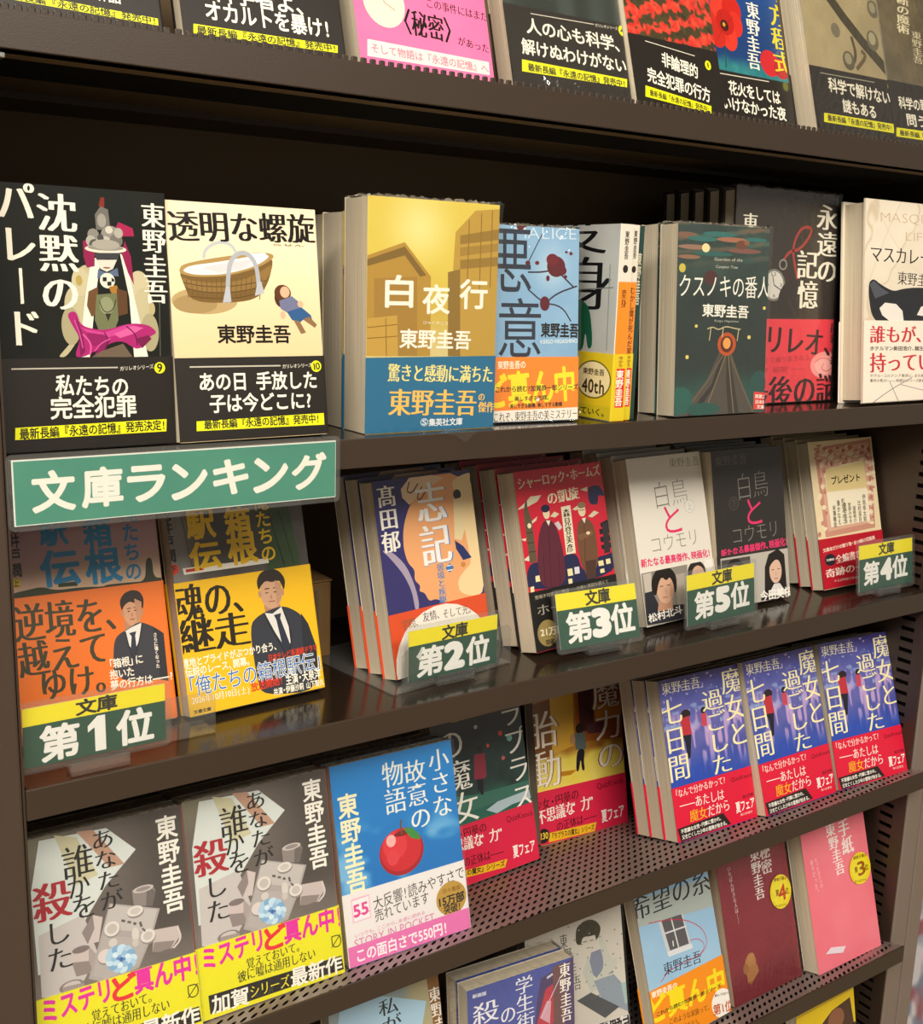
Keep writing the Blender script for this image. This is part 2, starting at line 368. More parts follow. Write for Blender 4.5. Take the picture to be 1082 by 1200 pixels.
# printed matter, millimetres from the top-left corner of each cover
ART={
'g1':[
('B',95.0),
('G','作',72.1,130.0,6.5,6.7,'f2ecda','b'),
('G','品',78.6,130.1,6.6,6.8,'f2ecda','b'),
('P',((15.1,135.6),(102.3,138.4),(102.1,142.4),(14.6,140.3)),'e8e60f'),
('T','最新長編『永遠の記憶』発売中!',18.0,138.0,101.5,140.1,4.4,'1c1714','b'),
],
'yochimu':[
('B',88.5),
('T','科学者よ、',20.3,116.0,82.0,115.6,12.6,'f2ecda','b'),
('T','オカルトを暴け!',13.8,128.2,96.4,127.6,12.5,'f2ecda','b'),
('P',((6.2,138.0),(99.8,137.4),(99.1,142.2),(5.5,143.7)),'e8e60f'),
('T','最新長編『永遠の記憶』発売中!',7.7,141.0,98.8,139.5,4.8,'1c1714','b'),
],
'himitsu_pink':[
('E',22.8,103.0,15.6,16.8,'efe0c4'),
('L',((22.8,103.0),(30.6,107.3)),0.70,'c8887c'),
('L',((22.8,103.0),(24.1,93.4)),0.70,'c8887c'),
('T','この事件にはまだ',55.3,97.9,105.5,100.1,6.8,'1c1714','m'),
('T','〈秘密〉',29.4,112.7,80.0,114.8,17.9,'1c1714','M'),
('T','があった',77.4,120.1,103.2,122.6,6.4,'1c1714','m'),
('P',((6.9,129.5),(101.3,131.8),(100.6,140.9),(5.3,140.7)),'efdcd4'),
('T','そして物語は『永遠の記憶』へ',8.4,134.8,100.5,136.8,6.3,'e08a9c','b'),
],
'kunou':[
('B',87.2),
('L',((22.8,91.5),(81.5,90.2)),0.60,'cfc9b8'),
('T','ガリレオシリーズ',82.6,90.5,104.9,89.8,2.7,'f2ecda','g'),
('E',109.3,90.7,3.8,4.2,'e8e60f'),
('G','4',109.3,90.7,4.1,4.9,'1c1714','b'),
('T','人の心も科学、',17.1,100.6,107.8,102.3,11.6,'f2ecda','b'),
('T','解けぬわけがない',10.8,116.2,109.0,117.9,11.5,'f2ecda','b'),
('P',((9.7,126.1),(107.6,127.8),(106.5,134.2),(8.4,134.7)),'e8e60f'),
('T','最新長編『永遠の記憶』発売中!',13.9,130.9,105.5,131.7,5.6,'1c1714','b'),
],
'maple':[
('B',94.5),
('L',((16.6,98.3),(71.7,101.9)),0.70,'cfc9b8'),
('E',86.0,107.3,3.5,3.8,'e8e60f'),
('G','1',86.0,107.3,1.4,4.1,'1c1714','g'),
('T','非論理的',32.3,109.4,72.9,114.8,11.5,'f2ecda','b'),
('T','完全犯罪の行方',13.9,123.8,83.7,132.1,11.9,'f2ecda','b'),
('P',((10.1,133.2),(82.9,140.4),(81.6,146.5),(8.4,141.8)),'e8e60f'),
('T','最新長編『永遠の記憶』発売中!',13.7,138.1,79.6,143.5,5.0,'1c1714','b'),
],
'hanabi':[
('L',((27.5,74.0),(24.3,95.9)),1.30,'1c4a3a'),
('E',19.1,53.9,10.1,11.3,'c92a20'),
('E',25.8,45.2,10.9,10.4,'d83a2a'),
('E',41.3,45.0,11.8,12.0,'c42018'),
('E',43.8,56.6,8.9,11.0,'d02c20'),
('E',34.2,68.7,9.5,11.9,'da3626'),
('E',19.6,68.1,10.0,11.8,'c4261c'),
('E',31.1,56.8,10.9,10.9,'b81c16'),
('E',29.7,59.8,5.0,4.9,'3a1410'),
('L',((29.7,59.8),(26.9,49.8)),0.50,'8e1612'),
('L',((31.2,59.6),(41.5,50.7)),0.50,'8e1612'),
('L',((30.2,60.7),(32.5,73.3)),0.50,'8e1612'),
('L',((28.8,60.9),(18.6,73.0)),0.50,'8e1612'),
('E',29.2,59.0,1.8,1.8,'c89a30'),
('E',82.2,84.3,12.4,11.5,'c4202a'),
('E',96.7,87.3,9.9,9.0,'a81a22'),
('T','東野圭吾',70.6,33.2,60.0,92.7,16.0,'f2ecda','M'),
('T','真夏の方程式',107.6,-32.3,97.8,91.4,20.6,'d8c81e','M'),
('B',98.8),
('L',((10.2,102.1),(76.7,101.0)),0.80,'cfc9b8'),
('E',98.4,102.5,3.6,3.9,'5c6410'),
('T','花火をしては',23.0,112.3,89.0,113.8,12.0,'f2ecda','b'),
('T','いけなかった夜',12.1,125.9,93.6,127.4,11.9,'f2ecda','b'),
],
'kinjiru':[
('L',((27.8,10.6),(55.4,36.6),(79.3,56.3),(111.5,79.4)),10.50,'3a3322'),
('L',((63.8,53.4),(68.0,70.8),(57.5,82.5)),3.70,'4a3d28'),
('L',((75.4,64.6),(82.7,68.8),(65.4,82.8)),3.80,'5a4a30'),
('E',101.0,22.8,7.8,8.2,'5f5844'),
('E',100.4,21.6,4.7,4.9,'8d8468'),
('E',42.6,50.9,6.1,6.6,'6d6650'),
('E',94.4,52.8,8.5,9.5,'5f5844'),
('E',94.0,51.0,5.1,5.9,'97906f'),
('E',55.6,76.4,8.2,8.7,'544d3a'),
('E',55.2,74.6,4.9,5.2,'8d8468'),
('T','東野圭吾',123.9,4.4,112.9,54.0,13.2,'7a7488','m'),
('B',87.6),
('L',((12.6,93.0),(87.8,92.1)),0.80,'8f8a78'),
('E',110.5,93.2,3.9,4.0,'a8a20e'),
('T','科学で解けない',21.4,101.9,108.1,104.3,13.2,'dcd6c2','b'),
('T','謎もある',37.2,118.7,85.0,120.0,12.1,'dcd6c2','b'),
('P',((10.2,128.2),(108.3,128.0),(106.3,136.6),(8.5,136.4)),'d2cc1c'),
('T','最新長編『永遠の記憶』発売中!',13.9,132.1,104.8,132.1,5.7,'1c1714','b'),
],
'kinjiru2':[
('T','東野圭吾',54.9,33.7,51.1,65.0,15.3,'cfc4a0','m'),
('T','禁断の魔術',42.7,-7.2,33.9,38.9,18.8,'d8cda8','M'),
('B',86.8),
('T','科学の罪を',10.6,106.3,65.5,105.1,11.6,'dcd6c2','b'),
('T','問う',18.5,121.4,51.6,121.0,11.6,'dcd6c2','b'),
('P',((1.9,130.7),(59.7,129.7),(57.6,138.7),(0.0,139.2)),'d2cc1c'),
('T','最新長編『永遠',5.7,135.1,58.6,134.5,5.4,'1c1714','b'),
],
'chinmoku':[
('E',63.4,38.0,22.2,46.5,'151a16'),
('P',((40.5,59.9),(44.8,47.5),(51.4,42.0),(56.5,47.2),(53.4,70.5),(42.7,84.9),(36.0,92.0),(33.1,95.2),(37.6,95.3),(45.4,84.9)),'b9b08c'),
('E',44.3,66.1,6.1,10.7,'bdb490'),
('E',41.3,77.7,5.4,10.8,'a79f7c'),
('E',48.1,52.7,5.1,8.0,'c4bb98'),
('E',82.4,54.7,6.5,9.2,'c4bb98'),
('E',84.7,66.6,6.2,11.1,'bdb490'),
('E',87.9,81.5,5.5,11.2,'a79f7c'),
('P',((55.2,38.3),(50.3,61.6),(44.8,95.4),(51.2,95.5),(55.6,65.1),(60.2,39.9)),'e9e4d4'),
('P',((71.9,35.9),(76.3,61.2),(77.5,95.9),(86.2,96.1),(79.7,63.0),(75.2,37.6)),'e9e4d4'),
('P',((50.6,38.5),(50.6,29.7),(57.6,27.6),(56.7,43.6),(52.1,44.6)),'8e1d4c'),
('P',((71.9,18.0),(80.2,21.2),(80.9,25.7),(74.3,26.0),(70.7,30.6),(68.8,23.5)),'a3214f'),
('P',((75.1,28.6),(78.4,37.5),(79.5,53.8),(76.1,46.6),(72.9,35.9)),'8e1d4c'),
('P',((60.7,9.8),(62.1,4.8),(64.3,4.7),(64.0,10.5)),'7c2a22'),
('P',((58.7,23.1),(58.3,14.4),(61.8,9.8),(66.1,11.3),(67.0,22.7)),'6c6a64'),
('E',62.1,17.7,2.6,3.9,'98958c'),
('E',56.8,25.9,3.3,3.5,'86847c'),
('E',55.3,29.5,2.9,3.2,'a9a69c'),
('E',57.4,31.5,3.3,3.2,'55544e'),
('E',66.9,25.4,5.6,5.0,'8c8980'),
('E',62.9,30.0,4.8,3.6,'bab6aa'),
('E',70.0,28.8,3.8,3.9,'716f68'),
('E',71.6,24.3,2.6,2.9,'a9a69c'),
('E',66.1,22.8,2.2,2.1,'c9c5b8'),
('E',60.9,27.5,1.9,2.2,'4a4944'),
('E',63.7,33.7,12.2,2.4,'d8d3c4'),
('E',63.7,33.0,10.4,1.6,'8d8a80'),
('E',63.8,31.2,8.1,2.9,'a39f94'),
('P',((56.8,36.1),(71.6,35.6),(70.2,39.9),(64.3,39.1),(58.3,40.7)),'3c3d40'),
('P',((57.8,40.0),(69.9,39.6),(67.4,44.7),(63.6,46.6),(59.9,44.9)),'d9d2c4'),
('E',63.7,44.3,2.2,0.5,'8a5a50'),
('P',((58.5,45.3),(63.9,47.3),(70.0,44.1),(70.5,49.0),(64.2,48.8),(57.8,50.4)),'5a6a86'),
('E',63.7,51.6,4.4,4.4,'e5dfcc'),
('P',((61.0,49.7),(63.4,49.7),(63.3,52.0),(60.9,52.1)),'222222'),
('P',((63.6,52.2),(66.1,52.1),(65.9,54.5),(63.5,54.5)),'222222'),
('P',((66.2,49.8),(67.8,50.8),(67.7,52.1),(66.1,52.1)),'222222'),
('P',((52.3,58.0),(57.9,55.2),(57.5,70.5),(53.3,72.3),(51.0,66.0)),'6a4a2c'),
('P',((64.4,55.1),(69.1,54.1),(71.6,61.3),(69.5,65.9),(65.2,57.7)),'a8742c'),
('P',((69.0,55.9),(75.0,57.6),(74.9,70.4),(68.2,72.2)),'5c3e26'),
('P',((56.8,59.7),(68.9,58.6),(69.1,74.1),(65.9,81.4),(57.5,81.4),(55.1,74.1)),'6d7350'),
('E',62.5,65.9,4.1,5.1,'8d9170'),
('L',((58.4,63.3),(60.0,68.7),(63.1,70.1),(66.6,67.7),(68.3,62.2)),0.50,'2a2a20'),
('P',((61.4,70.5),(64.9,70.4),(63.0,75.0)),'2c2a26'),
('P',((39.0,70.6),(44.5,68.8),(46.7,77.7),(60.3,80.5),(75.6,75.9),(87.1,76.8),(92.8,81.5),(86.8,84.3),(80.6,92.6),(69.4,85.1),(54.1,92.2),(47.5,95.4),(42.1,95.3),(46.3,84.9),(42.2,77.7)),'a8246e'),
('P',((46.6,78.6),(60.3,81.4),(74.6,76.8),(81.3,77.7),(69.6,82.3),(56.3,85.9)),'c4408c'),
('P',((44.3,72.4),(47.7,82.2),(48.6,92.2),(45.7,95.4),(45.4,84.9)),'7c1650'),
('P',((60.1,85.0),(54.0,94.1),(57.7,94.5),(63.7,86.0)),'851a58'),
('P',((50.1,81.3),(60.2,82.8),(62.9,85.0),(54.3,89.5),(50.7,86.8)),'8d1c5c'),
('P',((65.8,82.3),(77.4,77.7),(84.1,78.7),(77.2,82.4),(69.5,84.7)),'d45c9c'),
('P',((79.0,85.1),(86.8,83.0),(88.7,85.2),(82.6,90.8)),'741848'),
('L',((47.7,82.2),(52.5,87.7),(51.2,94.4)),0.90,'d45c9c'),
('L',((43.3,74.1),(45.9,81.3),(47.3,90.3)),0.70,'c8509a'),
('L',((60.3,81.4),(62.8,85.9),(59.7,92.3)),0.70,'5e1240'),
('L',((73.6,77.7),(79.1,82.4),(79.8,88.9)),0.70,'5e1240'),
('L',((54.1,92.2),(57.7,87.7),(63.8,85.0)),0.70,'cc5098'),
('P',((57.8,92.3),(71.2,87.9),(76.5,95.9),(52.1,95.5)),'6a5a4a'),
('E',47.2,51.8,1.8,2.9,'b09a50'),
('E',89.9,67.5,1.8,3.7,'b8ab7c'),
('L',((94.6,62.8),(93.7,95.6)),0.60,'55554a'),
('T','パレード',14.7,-1.6,15.1,90.0,20.0,'f2ecda','M'),
('T','沈黙の',36.9,3.6,36.2,70.3,21.5,'f2ecda','M'),
('T','東野圭吾',92.8,5.7,92.8,64.7,14.0,'f2ecda','M'),
('B',95.8),
('L',((6.7,101.4),(67.1,101.8)),0.80,'b9b3a4'),
('T','ガリレオシリーズ',68.2,102.6,89.1,101.6,2.8,'f2ecda','g'),
('E',92.8,102.6,3.4,3.4,'e8e60f'),
('G','9',92.8,102.6,3.4,5.3,'1c1714','b'),
('T','私たちの',30.4,110.9,73.4,113.4,12.1,'f2ecda','b'),
('T','完全犯罪',26.5,124.1,77.5,124.8,12.9,'f2ecda','b'),
('P',((6.7,134.4),(95.8,133.7),(95.3,141.2),(6.2,141.2)),'e8e60f'),
('T','最新長編『永遠の記憶』発売決定!',8.7,138.0,95.1,137.1,6.3,'1c1714','b'),
],
'tomei':[
('E',22.0,59.5,21.6,8.1,'b79d6c'),
('E',15.7,61.5,14.3,5.7,'a3895a'),
('P',((6.4,41.8),(8.5,48.3),(11.9,57.7),(19.9,60.5),(36.5,60.5),(51.6,59.1),(60.6,55.0),(66.8,45.0),(70.6,31.1),(61.8,37.3),(37.7,43.8),(16.9,44.7)),'75592c'),
('P',((7.8,45.0),(10.3,52.1),(22.4,54.1),(41.2,53.8),(60.9,50.1),(68.2,40.1),(69.9,35.1),(52.5,45.4),(31.0,48.8),(12.7,47.3)),'8c6d3a'),
('L',((10.3,52.1),(22.3,54.5),(41.2,54.2),(61.3,50.3)),0.60,'5b441f'),
('L',((12.0,56.8),(24.2,57.9),(40.9,58.1),(59.5,54.1)),0.60,'5b441f'),
('L',((8.9,48.7),(22.6,50.9),(41.4,50.5),(64.5,46.1)),0.60,'5b441f'),
('L',((10.7,46.8),(11.5,57.7)),0.50,'6a5026'),
('L',((13.9,46.7),(14.5,58.8)),0.40,'6a5026'),
('L',((17.2,46.4),(17.6,57.6)),0.50,'6a5026'),
('L',((20.5,46.3),(20.6,58.7)),0.50,'6a5026'),
('L',((23.8,46.1),(23.8,57.5)),0.50,'6a5026'),
('L',((27.1,46.0),(26.8,58.7)),0.40,'6a5026'),
('L',((30.4,45.7),(30.0,57.5)),0.50,'6a5026'),
('L',((33.8,45.6),(33.1,58.6)),0.50,'6a5026'),
('L',((37.1,45.4),(36.3,57.4)),0.50,'6a5026'),
('L',((40.5,45.3),(39.4,58.5)),0.50,'6a5026'),
('L',((44.0,45.0),(42.7,57.3)),0.40,'6a5026'),
('L',((47.4,44.9),(45.8,58.4)),0.50,'6a5026'),
('L',((50.8,44.6),(49.1,57.2)),0.50,'6a5026'),
('L',((54.3,44.6),(52.3,58.3)),0.50,'6a5026'),
('L',((57.8,44.3),(55.6,57.1)),0.50,'6a5026'),
('L',((61.3,44.2),(58.8,58.2)),0.50,'6a5026'),
('P',((6.4,41.8),(8.3,38.0),(21.7,34.7),(42.8,31.1),(62.4,28.4),(70.2,29.5),(70.5,32.1),(59.5,38.3),(37.7,44.2),(16.9,45.3),(7.9,43.6)),'a98a52'),
('P',((8.0,41.8),(13.3,38.4),(29.9,36.0),(46.9,32.9),(64.5,29.7),(67.9,31.2),(57.8,37.4),(36.7,43.1),(16.9,44.0)),'e8e6e2'),
('P',((21.4,39.5),(38.2,35.7),(55.5,33.2),(50.8,38.6),(31.5,42.4)),'cfcfd2'),
('P',((53.6,29.7),(64.5,28.9),(66.6,31.2),(58.6,36.4)),'f2f0ec'),
('L',((22.8,33.7),(24.2,28.0),(32.8,23.2),(41.2,24.0),(44.6,29.1)),1.90,'b9bcc0'),
('L',((37.0,60.3),(38.0,45.7),(40.5,34.1),(47.2,29.0),(53.6,30.1),(58.5,37.4),(58.8,55.1)),2.90,'a9adb4'),
('P',((33.6,60.5),(36.4,50.6),(38.9,50.5),(39.5,59.8)),'b4b8bf'),
('P',((55.7,55.9),(58.0,47.2),(60.7,46.8),(62.4,54.0)),'b4b8bf'),
('E',73.8,56.8,4.5,6.0,'4a2c18'),
('E',75.3,53.8,5.9,5.2,'5a361c'),
('E',76.9,53.2,3.4,3.6,'e0b090'),
('P',((72.5,58.8),(81.7,55.7),(87.2,59.7),(88.0,64.7),(78.8,66.8),(73.3,63.8)),'6f7494'),
('P',((77.7,65.8),(88.2,62.7),(94.8,67.7),(95.7,70.8),(88.8,70.8),(86.3,72.8),(80.8,70.8)),'2f5a8c'),
('P',((88.8,70.4),(93.5,68.7),(99.0,73.8),(97.3,75.9)),'8a6a4a'),
('P',((81.9,70.8),(86.4,71.8),(90.6,78.9),(87.0,79.9)),'8a6a4a'),
('E',74.6,67.8,1.8,2.4,'e0b090'),
('E',87.6,60.7,2.1,2.1,'e0b090'),
('T','透明な螺旋',1.0,15.0,101.1,12.2,19.0,'15110d','M'),
('T','東野圭吾',28.4,79.7,79.5,79.9,11.5,'1a1510','b'),
('T','らせん',69.3,23.6,93.0,23.3,1.5,'1a1510','g'),
('B',94.1),
('L',((8.9,99.6),(70.5,100.0)),0.90,'b9b3a4'),
('T','ガリレオシリーズ',71.6,100.6,93.4,100.0,2.8,'f2ecda','g'),
('E',96.4,100.9,3.8,3.7,'e8e60f'),
('T','10',93.3,101.2,99.5,100.5,4.6,'1c1714','b'),
('T','あの日 手放した',13.7,108.8,96.8,109.8,11.6,'f2ecda','b'),
('T','子は今どこに?',20.0,122.4,92.4,122.8,11.6,'f2ecda','b'),
('P',((11.0,132.9),(100.1,131.7),(100.1,139.4),(10.6,138.9)),'e8e60f'),
('T','最新長編『永遠の記憶』発売中!',15.6,135.1,96.8,135.1,6.0,'1c1714','b'),
],
'byakuya':[
('P',((0.1,38.0),(28.5,28.4),(49.7,50.5),(50.5,104.3),(0.3,103.6)),'b08a34'),
('P',((0.1,40.5),(28.6,31.2),(46.0,49.6),(41.1,50.7),(28.7,37.0),(0.2,44.9)),'7c6026'),
('P',((5.4,52.7),(38.7,50.8),(40.0,104.1),(6.2,103.7)),'a17c30'),
('P',((0.7,78.7),(23.5,76.6),(24.8,103.9),(0.5,103.6)),'c09a40'),
('L',((0.7,84.8),(23.6,82.7)),0.60,'8a6018'),
('L',((0.8,91.9),(23.8,90.5)),0.60,'8a6018'),
('L',((14.7,78.7),(15.7,103.8)),0.60,'8a6018'),
('P',((68.8,20.1),(84.8,4.9),(105.4,2.7),(107.5,105.0),(75.5,104.6),(66.5,65.7)),'b8953c'),
('P',((72.6,22.0),(105.7,16.3),(105.8,23.6),(72.9,28.1)),'93732c'),
('P',((72.9,30.2),(105.9,25.9),(105.8,31.4),(73.1,36.0)),'a07e32'),
('P',((73.2,38.5),(105.7,35.3),(105.8,41.6),(73.4,44.7)),'93732c'),
('L',((79.9,11.3),(79.7,61.3)),0.80,'8a681c'),
('L',((90.1,6.7),(90.1,61.1)),0.80,'8a681c'),
('L',((99.1,4.1),(99.2,56.7)),0.80,'8a681c'),
('P',((63.4,47.1),(73.4,44.7),(75.5,104.6),(65.2,104.5)),'8a6c2a'),
('G','白',24.9,60.7,22.1,21.8,'f4efe0','b'),
('G','夜',54.4,65.5,22.5,20.3,'f4efe0','b'),
('G','行',85.4,61.6,24.0,20.8,'f4efe0','b'),
('T','びゃくやこう',43.9,81.2,65.0,81.9,2.5,'f4efe0','g'),
('T','東野圭吾',25.5,92.0,84.5,93.5,13.0,'f4efe0','b'),
('B',104.7),
('T','驚きと感動に満ちた',16.6,114.8,104.2,117.9,12.4,'efe08a','M'),
('T','東野圭吾',17.4,134.9,90.5,137.9,18.9,'f2bf58','M'),
('G','の',94.6,134.0,5.4,4.9,'f2bf58','M'),
('T','傑作',91.9,141.0,106.3,141.6,8.0,'f2bf58','M'),
('E',46.6,149.9,3.1,2.8,'d8e4e8'),
('E',46.6,149.9,2.6,2.4,'19698f'),
('G','S',46.6,149.9,3.5,3.9,'d8e4e8','b'),
('T','集英社文庫',50.2,150.3,78.7,150.7,5.3,'e8ecec','b'),
],
'akui':[
('L',((39.3,33.3),(52.6,32.9),(63.4,30.3),(80.0,43.6)),1.20,'2c2230'),
('L',((39.4,45.6),(52.8,55.5),(69.2,57.5),(77.7,69.0)),1.10,'2c2230'),
('L',((52.9,57.8),(63.6,48.5),(82.8,42.4)),1.20,'2c2230'),
('L',((39.2,26.6),(47.0,12.9),(52.3,3.8)),0.80,'2c2230'),
('E',63.9,28.5,8.1,7.7,'5a1420'),
('E',60.6,23.6,5.4,4.5,'6a1622'),
('E',68.8,31.3,4.4,3.6,'5a1420'),
('E',54.2,56.0,4.3,5.4,'5a1420'),
('E',33.7,0.7,4.2,2.6,'5a1420'),
('E',39.2,26.6,2.1,1.8,'5a1420'),
('E',72.2,35.8,1.6,1.4,'5a1420'),
('E',47.2,26.3,1.9,1.5,'6a1622'),
('E',76.9,18.5,1.6,1.3,'6a1622'),
('E',56.7,37.3,1.6,2.2,'5a1420'),
('E',72.7,17.6,1.3,0.9,'5a1420'),
('T','MALICE',25.9,5.0,82.2,3.6,9.0,'cfe0ea','t'),
('G','悪',24.0,25.3,36.5,45.3,'29303f','g'),
('G','意',32.7,73.9,36.5,43.4,'29303f','g'),
('T','東野圭吾',50.9,75.4,84.7,75.9,10.6,'15110d','B'),
('T','KEIGO HIGASHINO',50.4,84.3,84.0,83.5,3.0,'d8e4ea','b'),
('B',95.6),
('T','東野圭吾の',13.4,101.5,37.7,101.2,5.9,'f6ead0','b'),
('T','ど真ん中!',1.8,121.6,92.5,114.6,25.9,'f4dc22','B'),
('T','これから読む?加賀恭一郎シリーズ',10.9,119.5,84.6,118.5,4.6,'2a1a10','b'),
('T','美しすぎる犯罪。',28.0,126.7,59.1,126.2,3.7,'2a1a10','b'),
('T','美しすぎる動機、美しすぎる動機',24.1,132.1,70.2,131.4,3.5,'2a1a10','b'),
('P',((8.3,135.4),(86.0,134.2),(86.2,144.6),(8.3,144.5)),'efe6d8'),
('T','これぞ、東野圭吾の美ミステリー',9.6,140.2,84.4,138.9,7.5,'1c1714','m'),
],
'kusu':[
('E',8.9,9.1,12.1,2.2,'7a5a48'),
('E',27.3,11.5,17.0,2.1,'2d6a66'),
('E',18.4,18.4,18.3,1.9,'93705c'),
('E',45.9,7.4,18.9,2.2,'2d6a66'),
('E',62.0,11.1,19.3,2.0,'a06a50'),
('E',40.3,23.0,21.9,1.8,'2a5c58'),
('E',75.4,19.5,19.6,2.0,'7a5048'),
('E',12.6,26.2,12.2,1.7,'8c6650'),
('E',88.2,10.0,13.2,1.8,'2d6a66'),
('E',30.7,18.6,4.4,3.5,'e8d9a0'),
('E',37.3,41.9,7.5,5.8,'4a2626'),
('E',71.9,14.7,7.1,3.6,'6a4030'),
('E',77.7,13.1,3.2,1.8,'8a5a3c'),
('P',((49.9,101.1),(62.9,101.2),(73.7,122.1),(95.6,156.8),(1.7,153.0),(34.9,125.8)),'4c463e'),
('P',((53.1,101.1),(58.0,101.2),(47.7,126.1),(23.4,153.8),(14.0,153.5),(41.4,128.3)),'2e2a26'),
('P',((58.1,103.5),(61.3,103.5),(67.3,126.6),(75.3,156.0),(62.0,155.4),(58.1,126.4)),'332e29'),
('L',((57.1,103.5),(44.7,130.6),(32.8,153.1)),1.10,'7a6a50'),
('L',((59.7,103.5),(64.2,131.1),(68.6,154.5)),1.20,'7a6a50'),
('L',((61.3,103.5),(77.5,131.5),(92.0,153.1)),1.20,'6a5c48'),
('L',((54.8,103.4),(35.0,128.1),(10.8,149.9)),1.10,'6a5c48'),
('E',57.7,95.5,10.7,9.6,'b8501c'),
('E',57.7,95.5,7.2,6.8,'5a2010'),
('E',57.7,94.8,4.5,4.6,'e8a050'),
('E',7.4,140.8,12.3,11.2,'1f5a50'),
('E',32.7,148.5,19.1,5.5,'1d5048'),
('E',97.9,134.4,13.6,16.5,'1f4a46'),
('E',22.2,80.8,1.6,1.3,'e8d070'),
('E',83.8,89.9,2.0,1.6,'e8d070'),
('E',12.9,105.6,1.9,1.6,'e8d070'),
('E',101.1,65.6,1.7,1.4,'e8d070'),
('E',5.3,35.1,3.6,3.5,'c8b848'),
('L',((34.8,83.0),(41.1,81.2),(47.6,84.1),(55.5,80.7),(65.3,82.5),(73.5,83.4)),0.90,'c8b890'),
('L',((38.9,81.9),(37.4,92.4)),0.90,'c8b890'),
('L',((71.2,83.4),(69.7,93.0)),0.90,'c8b890'),
('L',((53.0,82.1),(52.0,89.8)),0.90,'c8b890'),
('T','Guardian of the',40.4,27.0,73.2,26.8,2.6,'c8c8b8','g'),
('T','Camphor Tree',42.3,32.9,67.9,32.8,2.5,'c8c8b8','g'),
('T','クスノキの番人',1.2,48.8,107.0,48.6,18.7,'f0eee2','g'),
('T','東野圭吾',28.3,67.9,82.5,69.2,10.3,'f0eee2','b'),
('T','Keigo Higashino',42.5,76.3,70.9,76.8,1.8,'b8b8a8','g'),
('P',((91.8,135.6),(109.7,137.1),(108.4,151.3),(91.9,150.7)),'d8403a'),
('T','実業之',93.3,139.5,107.1,140.4,3.4,'f0e8dc','b'),
('T','日本社',93.6,144.2,107.3,145.1,3.3,'f0e8dc','b'),
('T','文庫',95.8,148.5,105.5,149.3,3.3,'f0e8dc','b'),
],
'eien':[
('L',((79.0,113.7),(89.6,98.3),(73.1,81.0),(63.9,65.8)),1.80,'4a2420'),
('L',((63.0,63.8),(71.4,53.6),(86.5,51.8),(101.7,36.1),(99.8,30.5),(87.1,31.8),(78.3,43.4),(76.1,55.9),(85.3,80.7),(89.6,98.3),(79.0,113.2)),2.70,'a83a34'),
('E',63.9,65.8,5.6,5.0,'8a8880'),
('E',63.9,65.8,3.8,3.5,'332d2a'),
('E',52.7,84.4,14.9,14.4,'7c7a74'),
('E',52.7,84.4,12.6,12.4,'d6d4cc'),
('L',((52.7,84.4),(62.3,88.7)),1.00,'44423e'),
('L',((52.7,84.4),(50.3,75.3)),1.00,'44423e'),
('G','12',52.1,74.6,6.7,2.9,'44423e','g'),
('G','6',53.3,93.9,3.0,3.0,'44423e','g'),
('G','3',62.0,84.2,3.0,3.0,'44423e','g'),
('G','9',44.2,84.6,3.0,3.0,'44423e','g'),
('E',81.9,98.4,23.0,20.2,'2f2926'),
('T','永遠の',121.7,8.7,126.3,81.8,28.6,'f2ecda','M'),
('T','記憶',95.8,51.4,101.0,105.8,28.0,'f2ecda','M'),
('T','東野圭吾',18.3,22.1,22.7,89.5,18.5,'f2ecda','M'),
('B',114.8),
('E',127.3,157.9,20.3,12.7,'f09a98'),
('E',127.3,157.9,13.8,8.5,'f4b4ae'),
('L',((113.0,155.0),(122.7,150.4),(135.1,152.7),(139.6,159.4),(131.9,164.6),(122.3,161.7),(126.0,156.5)),1.30,'e07878'),
('T','ガリレオ、',14.1,130.8,142.1,137.5,27.5,'2a1518','M'),
('T','最後の謎',16.7,183.0,149.8,179.6,30.6,'2a1518','M'),
('T','最新長編',138.6,118.0,142.4,158.1,12.3,'2a1518','M'),
('T','時を超えて繰り返される',18.1,153.6,105.6,150.2,5.6,'a83038','m'),
('T','少女の“最期”――',18.5,161.5,99.5,160.5,5.6,'a83038','m'),
],
'masq':[
('L',((9.9,-0.2),(53.7,48.1),(108.5,77.9)),0.90,'d8cdb8'),
('L',((3.9,80.1),(35.7,23.4),(56.3,-3.1)),0.70,'cfc2aa'),
('T','MASQUERADE',20.7,15.4,172.0,12.5,9.4,'c8ad92','t'),
('T','LIFE',59.7,31.2,102.0,30.6,8.8,'c8ad92','t'),
('T','マスカレード・ライフ',7.1,49.1,193.8,51.2,16.2,'1f1b1a','m'),
('T','東野圭吾',50.1,70.1,112.9,72.5,12.6,'35302e','m'),
('P',((6.1,85.1),(7.0,75.0),(14.0,71.8),(24.7,77.1),(44.0,83.1),(59.2,80.2),(81.3,78.5),(113.2,79.2),(141.1,73.2),(146.7,90.7),(128.8,115.3),(91.8,118.0),(73.5,111.4),(56.0,115.4),(25.8,115.4),(10.8,105.3)),'23252a'),
('P',((23.2,98.8),(31.5,93.6),(48.8,94.7),(59.0,101.0),(61.1,110.2),(38.5,110.3),(27.6,105.2)),'e6e1d8'),
('P',((82.2,104.8),(88.7,96.8),(104.6,93.4),(123.3,96.4),(114.4,107.3)),'e6e1d8'),
('P',((7.9,77.5),(14.1,73.5),(24.7,79.6),(37.6,84.5),(16.6,90.0)),'4c5058'),
('B',110.2),
('T','誰もが、仮面を',8.4,123.1,167.7,123.6,16.5,'c4303c','M'),
('T','ホテルマン新田浩介、誕生とその',8.7,135.9,115.6,136.9,4.2,'25201e','b'),
('T','持っている。',9.1,149.2,149.4,149.7,18.7,'c4303c','M'),
